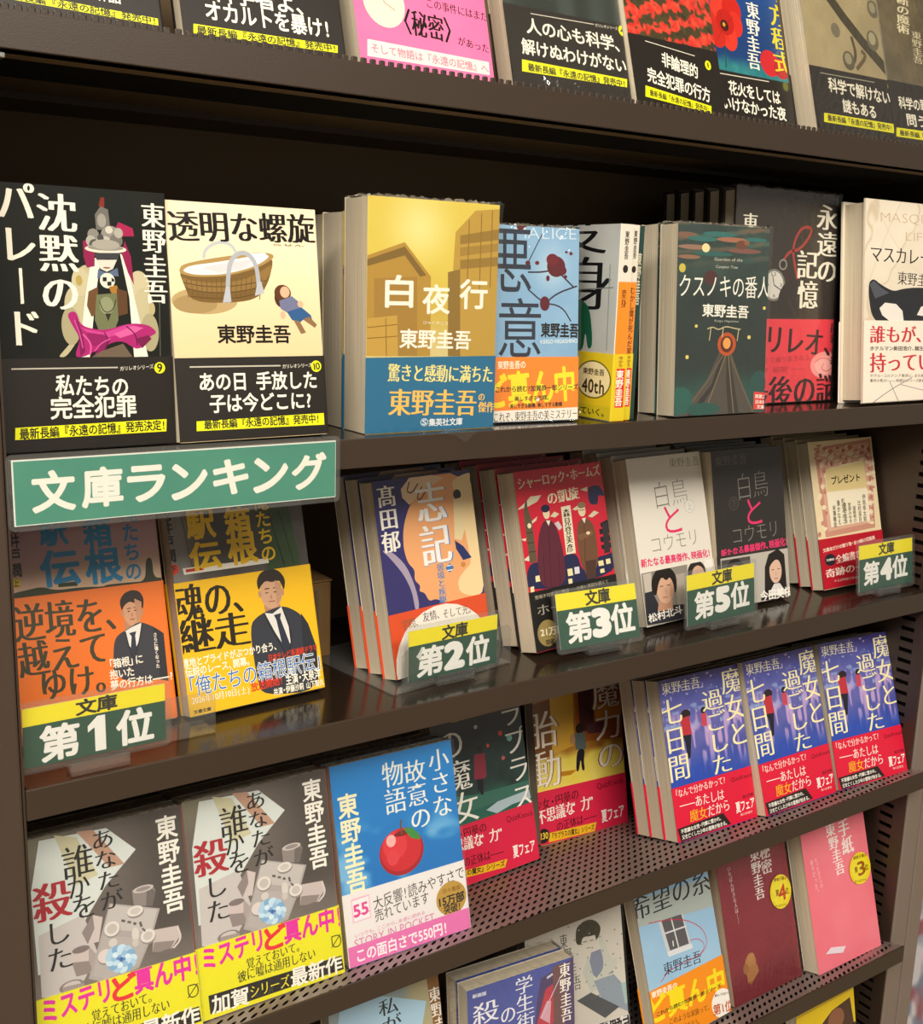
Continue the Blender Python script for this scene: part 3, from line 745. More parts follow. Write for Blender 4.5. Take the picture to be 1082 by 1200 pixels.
('T','ホテル・コルテシア東京に、また新たな',9.4,161.1,107.4,163.3,3.2,'25201e','g'),
('T','事件の影が――。待望のシリーズ新章開幕',9.5,165.7,107.6,168.2,3.2,'25201e','g'),
('L',((6.8,189.9),(40.5,175.4),(75.5,164.5)),0.80,'8a7a88'),
('L',((40.3,167.5),(58.6,191.9)),0.80,'8a7a88'),
('L',((57.9,170.7),(112.7,180.4)),0.70,'a090a0'),
],
'ue':[
('P',((7.6,53.8),(16.5,52.8),(26.5,51.6),(34.2,55.1),(50.6,55.0),(65.1,56.4),(67.3,55.4),(82.3,55.7),(93.2,56.4),(94.9,40.8),(99.3,40.8),(98.9,54.5),(106.6,55.4),(105.7,64.1),(8.1,59.0)),'3c4232'),
('P',((36.4,53.3),(36.7,50.8),(48.9,51.0),(48.6,53.9)),'3a4630'),
('G','箱',64.7,19.8,18.8,21.3,'2f84b4','B'),
('G','根',66.6,42.4,24.1,24.4,'2f84b4','B'),
('G','駅',37.1,17.1,18.1,18.8,'2f84b4','B'),
('G','伝',38.7,40.9,25.1,24.0,'2f84b4','B'),
('T','俺たちの',86.9,2.8,85.7,55.0,11.2,'2f84b4','b'),
('T','池井戸潤',12.9,6.9,11.9,44.0,6.6,'2a2422','b'),
('E',11.1,47.6,3.0,3.2,'d8b83c'),
('G','上',11.1,47.6,3.9,4.5,'2a2422','b'),
('B',57.1),
('P',((76.5,79.9),(86.7,80.5),(87.6,88.0),(75.6,88.9)),'b9835f'),
('E',82.0,75.3,6.2,9.5,'cf9a76'),
('E',75.6,75.9,1.1,2.1,'c08a66'),
('E',88.4,76.4,1.1,2.1,'c08a66'),
('P',((75.2,74.3),(74.1,67.7),(77.3,62.7),(82.9,60.8),(88.2,62.3),(90.7,67.7),(89.2,75.2),(88.2,72.4),(87.5,68.8),(84.3,70.1),(81.0,68.4),(78.2,69.8),(76.6,71.3)),'2c211c'),
('P',((78.8,72.7),(81.4,72.6),(81.3,73.2),(78.7,73.3)),'3a2418'),
('P',((83.1,72.6),(85.8,72.5),(85.7,73.2),(83.1,73.2)),'3a2418'),
('P',((84.2,66.8),(88.7,69.6),(87.9,79.3),(84.7,84.4),(84.2,78.8)),'bd8a68'),
('L',((79.0,74.9),(80.3,74.8)),0.70,'3a2418'),
('L',((83.3,74.8),(84.9,74.8)),0.60,'3a2418'),
('L',((80.1,80.4),(83.2,80.4)),0.70,'8a4a3a'),
('E',81.7,77.6,0.7,1.3,'b88060'),
('P',((70.1,89.8),(78.0,86.2),(86.0,82.4),(94.3,86.8),(101.5,92.3),(101.3,125.3),(64.9,119.1),(67.3,95.9)),'38383f'),
('P',((75.9,87.6),(80.2,85.7),(87.2,83.6),(85.2,94.2),(80.5,101.8),(77.5,97.4)),'e4e0d8'),
('P',((78.3,89.3),(83.2,88.7),(82.2,91.6),(82.3,100.3),(79.8,104.3),(78.6,98.7),(79.8,91.7)),'2c3040'),
('L',((75.9,88.1),(77.3,98.5),(79.5,106.4)),0.90,'24242a'),
('L',((87.5,84.8),(84.5,96.3),(80.0,106.5)),0.90,'24242a'),
('P',((94.3,86.8),(101.5,92.7),(101.3,125.3),(95.9,123.3),(95.5,100.2)),'2b2b31'),
('L',((79.5,106.4),(77.3,119.1)),0.60,'222228'),
('T','逆境を、',7.0,73.2,75.6,74.4,24.6,'3c3a22','M'),
('T','越えて',7.2,96.9,64.2,95.4,23.1,'3c3a22','M'),
('T','ゆけ。',18.2,114.3,64.2,115.8,20.7,'3c3a22','M'),
('T','「箱根」に',62.2,107.9,86.0,107.4,6.4,'f4ead8','b'),
('T','抱いた',62.8,114.9,79.3,114.8,6.3,'f4ead8','b'),
('T','夢の行方は――?',62.5,121.9,105.0,122.0,6.4,'f4ead8','b'),
('T','さらに強くなった',95.6,91.4,95.2,115.5,2.6,'f4ead8','b'),
],
'shita':[
('P',((65.6,7.8),(93.4,14.0),(97.8,58.6),(71.5,58.7),(67.5,31.3)),'33482c'),
('L',((77.0,18.3),(84.8,56.9)),1.00,'1d2a1a'),
('L',((85.1,16.8),(92.7,56.8)),0.90,'223018'),
('L',((6.1,15.5),(5.5,55.5)),0.60,'77736c'),
('L',((11.0,13.8),(15.1,54.5)),0.70,'4c4a46'),
('P',((7.5,49.5),(72.6,50.6),(72.6,54.1),(8.0,54.0)),'e4dfd2'),
('L',((9.5,51.5),(22.6,51.5)),2.10,'b8382c'),
('G','箱',52.3,22.2,20.3,22.8,'e4b81c','B'),
('G','根',53.5,40.8,23.4,23.8,'e4b81c','B'),
('G','駅',24.4,20.1,21.7,22.2,'e4b81c','B'),
('G','伝',25.0,42.8,23.7,20.0,'e4b81c','B'),
('T','俺たちの',71.3,3.7,73.5,53.1,12.2,'e4b81c','b'),
('T','池井戸潤',-0.9,7.0,-0.5,44.7,9.1,'1c1a18','b'),
('E',0.9,49.5,3.8,3.7,'c8442c'),
('G','下',0.9,49.5,4.5,4.8,'2a1410','b'),
('B',59.0),
('P',((64.4,82.2),(76.6,81.7),(78.0,90.1),(64.8,92.0)),'b08468'),
('E',71.2,75.5,8.7,11.5,'c89c7c'),
('E',62.2,75.3,1.2,2.5,'ba8c6c'),
('E',80.2,76.3,1.3,2.6,'ba8c6c'),
('P',((61.5,72.9),(60.7,65.8),(64.3,60.1),(72.1,57.8),(79.5,60.5),(83.8,67.4),(81.6,75.8),(80.2,70.9),(78.6,67.4),(72.7,68.2),(67.8,66.4),(63.8,69.5)),'2c241e'),
('P',((66.6,71.8),(70.2,71.8),(70.1,72.5),(66.4,72.7)),'3a2418'),
('P',((73.2,72.0),(76.9,72.1),(76.8,72.8),(73.1,72.7)),'3a2418'),
('P',((75.0,66.9),(79.8,69.9),(79.0,79.7),(74.5,85.6),(74.7,76.7)),'b88c6e'),
('L',((66.6,75.1),(68.9,75.2)),0.70,'3a2418'),
('L',((73.1,75.3),(75.4,75.4)),0.70,'3a2418'),
('L',((68.3,81.6),(73.5,81.7)),0.60,'8a4a3a'),
('E',70.8,78.5,0.8,1.6,'b08060'),
('P',((51.0,96.3),(59.5,89.6),(78.2,85.4),(90.5,92.1),(97.2,101.5),(101.4,120.1),(99.6,152.1),(55.5,146.8),(51.9,135.7)),'33363f'),
('P',((64.2,89.1),(70.2,90.5),(78.0,86.6),(81.6,98.9),(81.7,113.1),(77.8,118.3),(70.4,104.1)),'dcdad4'),
('P',((71.1,91.6),(76.9,91.1),(75.8,94.7),(81.0,114.2),(78.1,120.0),(74.5,111.9),(72.6,95.6)),'2b3040'),
('L',((63.6,89.5),(70.1,106.4),(77.8,121.9)),1.20,'23262e'),
('L',((78.5,87.1),(84.1,108.8),(78.2,123.1)),1.10,'23262e'),
('P',((92.9,93.6),(97.7,102.0),(102.2,120.2),(100.2,147.4),(90.8,146.8),(91.3,114.8)),'282b33'),
('L',((77.7,123.0),(77.1,140.5)),0.60,'20232b'),
('T','魂の、',-2.6,73.1,54.1,73.7,26.2,'231d10','M'),
('T','継走',-2.6,96.3,51.4,96.8,24.7,'231d10','M'),
('T','意地とプライドがぶつかり合う、',-1.4,113.8,71.1,113.6,6.2,'f6f0dc','b'),
('T','伝説のレース、開幕。',-0.2,120.0,49.0,120.4,6.2,'f6f0dc','b'),
('T','日本テレビ系連続ドラマ',62.3,121.4,102.7,120.3,5.1,'d8381c','b'),
('T','「俺たちの箱根駅伝」',-1.5,130.2,106.8,129.9,13.9,'f6f0dc','B'),
('T','「俺たちの箱根駅伝」',-1.5,130.2,106.8,129.9,13.9,'2a6cb8','g'),
('T','2026年10月10日(土)',1.9,139.7,45.5,140.2,5.7,'f6f0dc','m'),
('T','放送開始!',46.4,139.2,71.8,138.6,6.4,'d8381c','b'),
('T','主演・大泉洋',73.8,139.4,102.7,139.5,7.4,'f6f0dc','b'),
('T','共演・伊藤沙莉 山下智久',63.3,146.0,104.5,146.3,5.1,'f6f0dc','b'),
('T','文春文庫',2.3,147.6,15.1,147.6,2.6,'231d10','b'),
],
'shiki':[
('P',((37.6,0.6),(103.3,1.4),(104.9,105.5),(65.6,102.0),(58.0,101.8),(49.7,97.0),(42.0,97.9),(38.8,90.6),(33.2,88.5),(35.4,84.5),(29.8,79.1),(31.7,71.7),(25.5,65.2),(23.0,53.8),(25.0,38.7),(32.3,24.3),(42.7,14.4)),'eaa872'),
('P',((104.9,1.5),(100.3,9.2),(107.9,21.6),(104.9,105.5),(75.6,98.1),(74.5,86.4),(85.2,78.9),(92.2,75.4),(89.5,54.2),(88.2,24.1),(78.6,7.0)),'edd3a0'),
('P',((0.9,51.7),(11.6,54.3),(23.7,67.1),(29.7,83.5),(31.8,97.2),(29.9,103.5),(27.0,102.9),(26.1,87.3),(19.9,73.1),(8.1,58.2)),'a79ab0'),
('P',((27.7,8.4),(37.6,0.6),(61.3,0.7),(72.9,4.1),(53.6,11.1),(34.2,21.2),(28.0,15.0)),'e8c9a4'),
('L',((37.1,3.9),(33.0,11.1),(38.5,12.8),(45.6,5.8)),1.10,'4a3a30'),
('L',((49.5,8.5),(42.3,16.6),(46.3,19.3),(55.4,9.1)),1.10,'4a3a30'),
('E',85.4,18.7,4.3,4.0,'2a201c'),
('P',((80.7,22.1),(88.6,21.8),(89.1,47.2),(84.4,55.8),(76.9,53.6)),'e8d4a4'),
('P',((76.8,54.7),(85.2,60.5),(93.0,70.9),(83.3,71.7),(77.1,61.6)),'2b3468'),
('E',82.7,75.1,2.5,2.2,'c8884a'),
('T','髙田郁',12.9,3.5,11.4,55.4,17.6,'f2ede0','M'),
('T','志記',57.6,4.8,56.9,72.2,31.9,'5a86c0','M'),
('T','志記',57.0,4.8,56.1,71.7,30.7,'f2f0ec','M'),
('P',((68.3,71.7),(72.5,76.0),(67.0,79.3),(63.1,75.0)),'3f78b8'),
('G','二',67.6,75.5,5.5,4.4,'eef0f4','b'),
('T','曇境と疾駆',58.1,70.2,56.4,102.0,7.7,'4f86bc','M'),
('B',101.6),
('E',52.0,146.0,51.6,43.8,'ece6da'),
('T','学問、',10.8,110.9,29.5,111.2,7.7,'6a6040','m'),
('T','友情、',32.8,108.9,52.1,109.4,7.8,'40364a','m'),
('T','そして光。',53.5,110.1,86.0,111.5,7.5,'5a5030','m'),
('T','みをつくし',18.2,117.8,26.9,118.0,2.6,'6a6040','g'),
],
'holmes':[
('P',((85.7,20.2),(98.5,19.7),(104.9,26.4),(104.6,30.8),(96.8,28.3),(95.2,36.8),(85.2,35.7),(83.9,29.5)),'2a2c50'),
('P',((-1.7,31.2),(10.6,25.2),(15.9,21.6),(28.5,21.7),(23.0,26.5),(12.1,29.4)),'d8cdb0'),
('P',((12.0,42.6),(20.7,38.7),(19.0,41.8),(14.1,43.7)),'d8cdb0'),
('P',((35.6,40.4),(41.0,36.8),(46.5,39.5),(41.2,41.9)),'d8cdb0'),
('P',((62.5,37.5),(73.2,33.6),(75.3,35.5),(67.2,38.9)),'d8cdb0'),
('P',((80.8,45.6),(89.2,41.4),(95.1,43.8),(85.6,47.0)),'d8cdb0'),
('P',((75.4,21.8),(84.5,20.1),(83.7,24.3)),'d8cdb0'),
('P',((-1.6,54.9),(5.2,54.9),(3.6,57.2)),'d8cdb0'),
('P',((-1.4,72.1),(6.0,69.0),(5.1,73.8)),'d8cdb0'),
('P',((6.1,32.9),(9.8,23.4),(11.8,33.5),(13.8,40.4),(14.0,75.1),(5.5,75.5),(5.5,41.0)),'5c4f3c'),
('P',((8.6,31.5),(11.5,20.6),(10.8,31.8)),'5c4f3c'),
('E',10.4,45.2,2.2,2.2,'e2d8b8'),
('L',((5.9,50.9),(13.2,51.0)),0.60,'33291e'),
('L',((5.8,59.1),(13.5,59.3)),0.60,'33291e'),
('L',((5.3,66.5),(13.9,66.8)),0.70,'33291e'),
('P',((94.5,53.3),(104.0,50.9),(107.0,55.7),(105.4,57.2),(95.1,56.9)),'1e1c24'),
('P',((92.3,58.3),(105.4,57.2),(106.9,62.7),(92.7,62.7)),'1e1c24'),
('P',((92.2,65.2),(105.3,64.3),(106.8,69.7),(92.7,69.6)),'1e1c24'),
('P',((92.2,72.2),(105.2,71.3),(106.7,75.9),(92.7,75.8)),'1e1c24'),
('P',((97.5,53.7),(104.3,53.6),(102.8,79.7),(95.1,79.6)),'332c30'),
('P',((-0.3,84.5),(5.9,75.6),(20.8,76.0),(20.1,85.9),(38.7,87.0),(43.5,74.2),(61.6,74.6),(64.7,90.8),(82.0,91.6),(84.0,81.5),(99.4,81.0),(106.3,79.3),(105.7,99.5),(0.4,99.4)),'23264a'),
('P',((9.5,86.8),(14.8,86.8),(14.8,91.7),(9.3,91.7)),'e8dca8'),
('P',((2.4,94.7),(6.5,94.7),(6.1,99.4),(2.0,99.3)),'e8dca8'),
('P',((47.2,86.5),(53.2,86.6),(53.3,92.5),(47.3,92.5)),'e8dca8'),
('P',((55.8,86.1),(61.8,86.3),(61.5,92.1),(55.6,92.0)),'d8d4dc'),
('P',((85.8,85.2),(92.2,85.1),(92.6,89.7),(86.0,89.6)),'e8dca8'),
('P',((95.6,84.9),(101.3,84.8),(101.5,89.2),(95.8,89.3)),'e8dca8'),
('P',((87.0,92.4),(92.1,92.2),(92.4,95.8),(86.8,95.8)),'e8dca8'),
('P',((46.8,94.9),(51.6,95.0),(51.3,99.0),(46.7,99.0)),'e8dca8'),
('P',((23.9,46.5),(29.4,42.2),(37.3,43.9),(42.6,53.8),(45.8,74.5),(43.5,99.5),(14.4,98.0),(14.0,75.1),(18.7,55.8)),'5a2434'),
('L',((32.2,45.9),(25.9,98.4)),0.50,'38141e'),
('L',((21.7,71.2),(19.1,97.4)),0.50,'38141e'),
('L',((39.5,70.3),(36.9,96.8)),0.50,'38141e'),
('E',31.4,37.4,3.9,4.6,'e6d2b0'),
('E',31.1,33.2,5.1,3.3,'1c2440'),
('P',((29.9,43.1),(35.0,43.7),(32.3,47.9)),'e6e0d0'),
('P',((39.1,46.7),(44.2,45.3),(47.9,51.1),(43.9,53.2)),'c8c0c8'),
('P',((66.3,49.9),(73.2,46.5),(80.5,47.3),(86.7,54.1),(87.5,69.8),(85.8,85.2),(82.0,91.6),(74.6,97.5),(68.9,94.9),(64.2,80.5),(63.1,66.6)),'6d4a34'),
('P',((69.9,83.0),(83.7,83.2),(80.2,98.3),(69.4,98.4)),'4c3228'),
('L',((74.8,50.9),(69.9,83.0)),0.50,'40281c'),
('E',74.0,39.7,4.6,5.1,'e6d2b0'),
('E',74.4,35.1,4.9,2.7,'8a7458'),
('L',((70.8,39.3),(77.5,39.5)),0.50,'33291e'),
('P',((72.7,46.4),(77.7,46.1),(75.3,51.0)),'e6e0d0'),
('P',((64.4,60.0),(83.5,58.0),(84.0,61.6),(67.2,64.6)),'7c583e'),
('E',78.1,59.6,2.4,1.4,'e6d2b0'),
('T','シャーロック・ホームズ',2.8,10.1,103.0,7.0,10.0,'f0e4c4','M'),
('T','の凱旋',34.1,25.7,73.0,23.7,11.0,'f0e4c4','M'),
('P',((49.4,34.0),(60.8,33.6),(59.9,74.4),(48.3,74.2)),'e6dcc0'),
('T','森見登美彦',55.1,35.9,53.8,73.1,8.1,'2a2018','M'),
('B',99.1),
('T','驚嘆不可思議の物語――京都と英国を越えて',5.2,104.2,95.0,104.0,3.3,'b4ac98','m'),
('T','ホームズ譚',5.0,114.9,82.4,116.0,9.5,'9c968a','m'),
('E',14.5,134.7,11.7,10.9,'8f7d4a'),
('T','21万部',6.2,133.2,34.6,134.2,7.0,'e6dcc0','b'),
('T','突破',10.7,142.3,21.1,142.6,4.8,'1c1714','b'),
],
'haku1':[
('T','東野圭吾',56.0,7.6,98.8,8.9,8.9,'98968e','m'),
('T','白鳥',28.6,36.0,77.2,34.5,25.1,'7d7b74','t'),
('E',76.9,49.7,7.2,6.1,'b4b2aa'),
('E',76.9,49.7,6.7,5.8,'e4e1d8'),
('G','上',76.9,49.7,6.7,6.1,'98968e','t'),
('G','と',51.6,59.0,22.5,25.0,'e0346c','g'),
('T','コウモリ',16.8,79.4,84.5,78.3,16.6,'7d7b74','t'),
('T','新たなる最高傑作、映画化!',2.5,93.6,97.9,95.6,7.6,'e0346c','B'),
('B',102.1),
('P',((0.7,100.5),(62.8,102.3),(53.0,153.0),(-1.1,148.9)),'8c867c'),
('P',((2.6,103.2),(13.6,103.1),(9.6,130.8),(3.1,133.1)),'c0b8ac'),
('P',((44.8,109.2),(58.8,109.4),(53.4,137.7),(43.1,137.8)),'a8a094'),
('P',((2.0,119.7),(11.7,119.5),(18.8,133.9),(52.1,137.5),(50.8,150.9),(-0.9,148.1)),'2b2c34'),
('P',((20.0,127.4),(36.1,128.2),(36.5,139.3),(15.5,138.4)),'b88a70'),
('E',28.9,119.7,11.4,13.4,'d0a68c'),
('P',((11.7,122.0),(11.8,111.2),(17.8,102.9),(29.7,99.7),(40.9,102.9),(46.2,111.1),(44.5,122.7),(40.7,126.4),(41.0,117.1),(37.1,109.8),(32.1,113.3),(26.6,108.6),(21.4,113.4),(17.6,122.0),(15.7,124.3)),'1f1a18'),
('P',((36.5,113.1),(40.7,117.1),(39.4,125.3),(34.7,131.4),(34.8,123.0)),'be9278'),
('L',((22.5,116.9),(26.9,117.1)),0.80,'3a2620'),
('L',((31.9,117.1),(36.4,117.3)),0.80,'3a2620'),
('L',((24.5,127.3),(30.9,127.6)),0.80,'a05a50'),
('L',((29.7,119.7),(29.6,123.9)),0.70,'b08670'),
('E',74.5,111.6,12.9,11.1,'2a2320'),
('E',76.3,113.6,8.7,8.4,'cfa890'),
('E',92.5,105.8,6.3,4.8,'ece8e0'),
('P',((59.4,119.8),(96.1,121.6),(90.4,150.5),(53.9,148.0)),'6a655e'),
('T','松村北斗',2.5,142.9,48.8,141.2,7.8,'f0ece4','b'),
],
'haku2':[
('T','東野圭吾',4.1,9.9,48.2,9.6,9.8,'5c5853','m'),
('T','白鳥',30.6,36.4,76.8,34.6,26.6,'807d76','t'),
('E',26.8,51.1,7.0,6.3,'55514c'),
('E',26.8,51.1,6.5,5.9,'33302d'),
('G','下',26.8,51.1,6.6,6.3,'5c5853','t'),
('G','と',54.5,61.1,20.7,24.9,'e0346c','g'),
('T','コウモリ',20.3,82.2,88.4,80.1,17.8,'807d76','t'),
('T','新たなる最高傑作、映画化!',5.7,97.4,99.7,94.6,8.2,'e0346c','B'),
('B',99.2),
('P',((3.6,101.5),(100.2,101.5),(99.4,150.2),(4.6,148.2)),'b8b2a8'),
('P',((4.7,103.4),(44.1,103.4),(43.6,139.2),(4.1,139.3)),'4c4845'),
('E',22.6,115.2,12.6,11.6,'241d1a'),
('E',22.3,118.7,9.0,9.1,'cfa890'),
('P',((63.9,116.5),(70.2,104.6),(84.0,100.6),(92.9,107.1),(93.8,138.4),(96.3,147.1),(61.4,146.1)),'211b19'),
('P',((75.7,134.3),(83.8,134.4),(93.7,145.8),(65.4,145.7)),'d8d4d0'),
('E',78.9,121.9,8.8,12.0,'d8b49e'),
('P',((69.5,119.0),(74.0,107.7),(82.2,105.9),(89.8,111.3),(88.8,123.1),(86.9,113.7),(80.5,110.3),(73.4,114.0)),'211b19'),
('L',((73.4,120.4),(76.9,120.4)),0.70,'3a2620'),
('L',((81.8,120.3),(85.5,120.4)),0.70,'3a2620'),
('L',((76.7,129.3),(81.5,129.4)),0.90,'b4505a'),
('L',((79.4,122.9),(79.3,126.6)),0.60,'b89078'),
('P',((55.9,148.1),(56.2,145.4),(99.1,147.4),(99.1,153.0)),'2a2624'),
('T','今田美桜',55.0,144.0,101.0,144.5,10.1,'f4f0e8','b'),
],
'present':[
('P',((9.1,6.3),(103.3,2.0),(94.9,96.1),(12.0,98.2)),'c8917c'),
('P',((14.0,9.2),(99.7,5.4),(92.4,90.4),(17.1,92.6)),'d9ab94'),
('E',12.2,3.8,2.7,1.1,'b06e5c'),
('E',20.6,13.6,3.5,1.8,'e6c4a8'),
('E',29.0,23.5,4.3,2.4,'c07f6a'),
('E',41.0,14.2,5.2,1.1,'e9d6b4'),
('E',49.6,24.2,2.8,1.8,'b06e5c'),
('E',61.7,14.8,3.7,2.5,'e6c4a8'),
('E',70.5,24.9,4.5,1.1,'c07f6a'),
('E',82.9,15.5,5.5,1.8,'e9d6b4'),
('E',91.9,25.7,2.9,2.5,'b06e5c'),
('E',11.9,10.3,3.5,1.1,'e6c4a8'),
('E',20.3,20.1,4.3,1.7,'c07f6a'),
('E',32.1,10.8,5.2,2.5,'e9d6b4'),
('E',40.6,20.8,2.8,1.1,'b06e5c'),
('E',52.7,11.4,3.6,1.8,'e6c4a8'),
('E',61.4,21.5,4.5,2.4,'c07f6a'),
('E',73.7,12.0,5.4,1.1,'e9d6b4'),
('E',82.6,22.1,2.9,1.8,'b06e5c'),
('E',95.1,12.6,3.8,2.5,'e6c4a8'),
('E',11.6,16.7,4.3,1.1,'c07f6a'),
('E',23.3,7.5,5.2,1.7,'e9d6b4'),
('E',31.8,17.4,2.7,2.5,'b06e5c'),
('E',43.7,8.0,3.6,1.0,'e6c4a8'),
('E',52.4,18.0,4.4,1.8,'c07f6a'),
('E',64.6,8.6,5.4,2.5,'e9d6b4'),
('E',73.4,18.7,2.9,1.0,'b06e5c'),
('E',85.8,9.1,3.8,1.8,'e6c4a8'),
('E',94.8,19.3,4.6,2.5,'c07f6a'),
('E',14.6,4.1,5.2,1.1,'e9d6b4'),
('E',23.0,14.0,2.7,1.8,'b06e5c'),
('E',31.5,23.9,3.6,2.5,'e6c4a8'),
('E',43.4,14.6,4.4,1.0,'c07f6a'),
('E',52.0,24.6,5.3,1.8,'e9d6b4'),
('E',64.2,15.2,2.8,2.5,'b06e5c'),
('E',73.0,25.3,3.7,1.1,'e6c4a8'),
('E',85.5,15.8,4.6,1.8,'c07f6a'),
('E',94.5,26.0,5.5,2.5,'e9d6b4'),
('E',14.3,10.6,2.7,1.0,'b06e5c'),
('E',22.7,20.4,3.5,1.8,'e6c4a8'),
('E',34.5,11.2,4.3,2.5,'c07f6a'),
('E',43.1,21.1,5.2,1.0,'e9d6b4'),
('E',55.2,11.8,2.8,1.8,'b06e5c'),
('E',63.9,21.8,3.7,2.5,'e6c4a8'),
('E',76.2,12.3,4.5,1.0,'c07f6a'),
('E',85.1,22.5,5.4,1.8,'e9d6b4'),
('E',97.7,13.0,2.9,2.5,'b06e5c'),
('E',14.0,17.1,3.5,1.1,'e6c4a8'),
('E',25.7,7.8,4.4,1.7,'c07f6a'),
('E',34.2,17.7,5.2,2.5,'e9d6b4'),
('E',46.2,8.4,2.8,1.1,'b06e5c'),
('E',54.8,18.3,3.6,1.8,'e6c4a8'),
('E',67.1,8.9,4.5,2.5,'c07f6a'),
('E',75.9,19.0,5.4,1.1,'e9d6b4'),
('E',88.4,9.5,2.9,1.8,'b06e5c'),
('E',97.4,19.7,3.8,2.5,'e6c4a8'),
('E',17.0,4.5,4.3,1.1,'c07f6a'),
('E',25.4,14.3,5.2,1.7,'e9d6b4'),
('E',33.9,24.2,2.7,2.4,'b06e5c'),
('E',45.9,14.9,3.6,1.0,'e6c4a8'),
('E',54.5,24.9,4.4,1.8,'c07f6a'),
('E',66.7,15.5,5.3,2.5,'e9d6b4'),
('E',14.9,19.7,1.9,1.4,'b87a68'),
('E',17.5,25.3,2.4,2.0,'e9d2b4'),
('E',20.0,31.0,2.9,2.4,'c88e7a'),
('E',22.6,36.6,3.5,1.4,'edddba'),
('E',13.0,41.3,1.9,1.9,'b87a68'),
('E',15.6,46.9,2.4,2.4,'e9d2b4'),
('E',18.1,52.6,3.0,1.3,'c88e7a'),
('E',8.6,57.2,3.5,1.9,'edddba'),
('E',11.2,62.8,1.8,2.4,'b87a68'),
('E',13.7,68.5,2.4,1.4,'e9d2b4'),
('E',16.3,74.1,2.9,1.9,'c88e7a'),
('E',6.8,78.6,3.4,2.4,'edddba'),
('E',9.3,84.3,1.9,1.4,'b87a68'),
('E',11.8,90.0,2.5,1.9,'e9d2b4'),
('E',2.4,94.4,2.9,2.4,'c88e7a'),
('E',18.2,24.3,3.5,1.3,'edddba'),
('E',20.8,30.0,1.9,1.9,'b87a68'),
('E',23.3,35.6,2.5,2.4,'e9d2b4'),
('E',13.7,40.3,2.9,1.4,'c88e7a'),
('E',16.3,45.9,3.5,1.9,'edddba'),
('E',18.9,51.6,1.9,2.4,'b87a68'),
('E',9.3,56.2,2.4,1.4,'e9d2b4'),
('E',11.9,61.8,3.0,1.9,'c88e7a'),
('E',14.4,67.5,3.5,2.4,'edddba'),
('E',17.0,73.1,1.9,1.4,'b87a68'),
('E',7.5,77.7,2.4,1.9,'e9d2b4'),
('E',10.0,83.3,3.0,2.4,'c88e7a'),
('E',12.6,89.0,3.5,1.4,'edddba'),
('E',3.1,93.4,1.9,1.9,'b87a68'),
('E',18.9,23.3,2.4,2.5,'e9d2b4'),
('E',21.5,29.0,3.0,1.4,'c88e7a'),
('E',24.1,34.6,3.6,1.9,'edddba'),
('E',14.5,39.3,1.9,2.4,'b87a68'),
('E',17.0,44.9,2.5,1.3,'e9d2b4'),
('E',19.6,50.6,3.0,1.9,'c88e7a'),
('E',10.0,55.2,3.5,2.4,'edddba'),
('E',95.3,21.5,1.8,1.4,'b87a68'),
('E',97.5,27.0,2.4,1.9,'e9d2b4'),
('E',99.8,32.4,2.9,2.5,'c88e7a'),
('E',102.0,37.9,3.5,1.4,'edddba'),
('E',94.4,42.6,1.8,2.0,'b87a68'),
('E',96.6,48.0,2.4,2.5,'e9d2b4'),
('E',98.9,53.5,2.9,1.4,'c88e7a'),
('E',91.3,58.1,3.5,1.9,'edddba'),
('E',93.5,63.6,1.7,2.5,'b87a68'),
('E',95.7,69.1,2.3,1.5,'e9d2b4'),
('E',88.1,73.7,2.9,1.9,'c88e7a'),
('E',90.4,79.1,3.4,2.5,'edddba'),
('E',92.6,84.6,1.8,1.4,'b87a68'),
('E',85.0,89.1,2.3,1.9,'e9d2b4'),
('E',100.3,23.0,2.9,2.6,'c88e7a'),
('E',102.6,28.4,3.5,1.4,'edddba'),
('E',94.9,33.2,1.8,2.0,'b87a68'),
('E',97.2,38.6,2.4,2.5,'e9d2b4'),
('E',99.4,44.1,3.0,1.4,'c88e7a'),
('E',91.8,48.7,3.5,2.0,'edddba'),
('E',94.0,54.2,1.8,2.5,'b87a68'),
('E',96.3,59.7,2.3,1.4,'e9d2b4'),
('E',88.7,64.3,2.9,2.0,'c88e7a'),
('E',90.9,69.7,3.5,2.5,'edddba'),
('E',93.1,75.2,1.8,1.4,'b87a68'),
('E',85.5,79.8,2.4,2.0,'e9d2b4'),
('E',87.8,85.2,2.9,2.5,'c88e7a'),
('E',90.0,90.7,3.5,1.5,'edddba'),
('E',95.5,23.7,1.8,1.9,'b87a68'),
('E',97.7,29.2,2.3,2.5,'e9d2b4'),
('E',100.0,34.6,2.9,1.4,'c88e7a'),
('E',92.3,39.3,3.4,1.9,'edddba'),
('E',94.6,44.8,1.8,2.5,'b87a68'),
('E',96.8,50.2,2.4,1.5,'e9d2b4'),
('P',((22.0,29.0),(46.8,27.2),(52.7,25.9),(81.6,24.3),(87.4,24.6),(87.3,86.3),(21.9,88.7),(20.2,51.7)),'e9dcb4'),
('P',((23.6,29.5),(87.2,25.5),(88.1,52.8),(21.5,52.1)),'ddc990'),
('P',((21.3,53.2),(88.5,54.1),(87.0,88.1),(21.9,88.7)),'f0e6cc'),
('T','プレゼント',29.7,41.5,79.1,41.2,8.8,'2a2018','b'),
('T','伊坂幸太郎',81.1,59.5,78.7,88.3,5.2,'6b6450','b'),
('T','辻村深月',71.9,65.0,70.6,88.3,5.1,'6b6450','b'),
('T','道尾秀介',62.6,70.4,62.3,87.8,5.1,'6b6450','b'),
('T','宮部みゆき',55.4,66.2,54.4,87.5,5.0,'6b6450','b'),
('T','東野圭吾',47.8,65.5,46.8,87.3,5.0,'6b6450','b'),
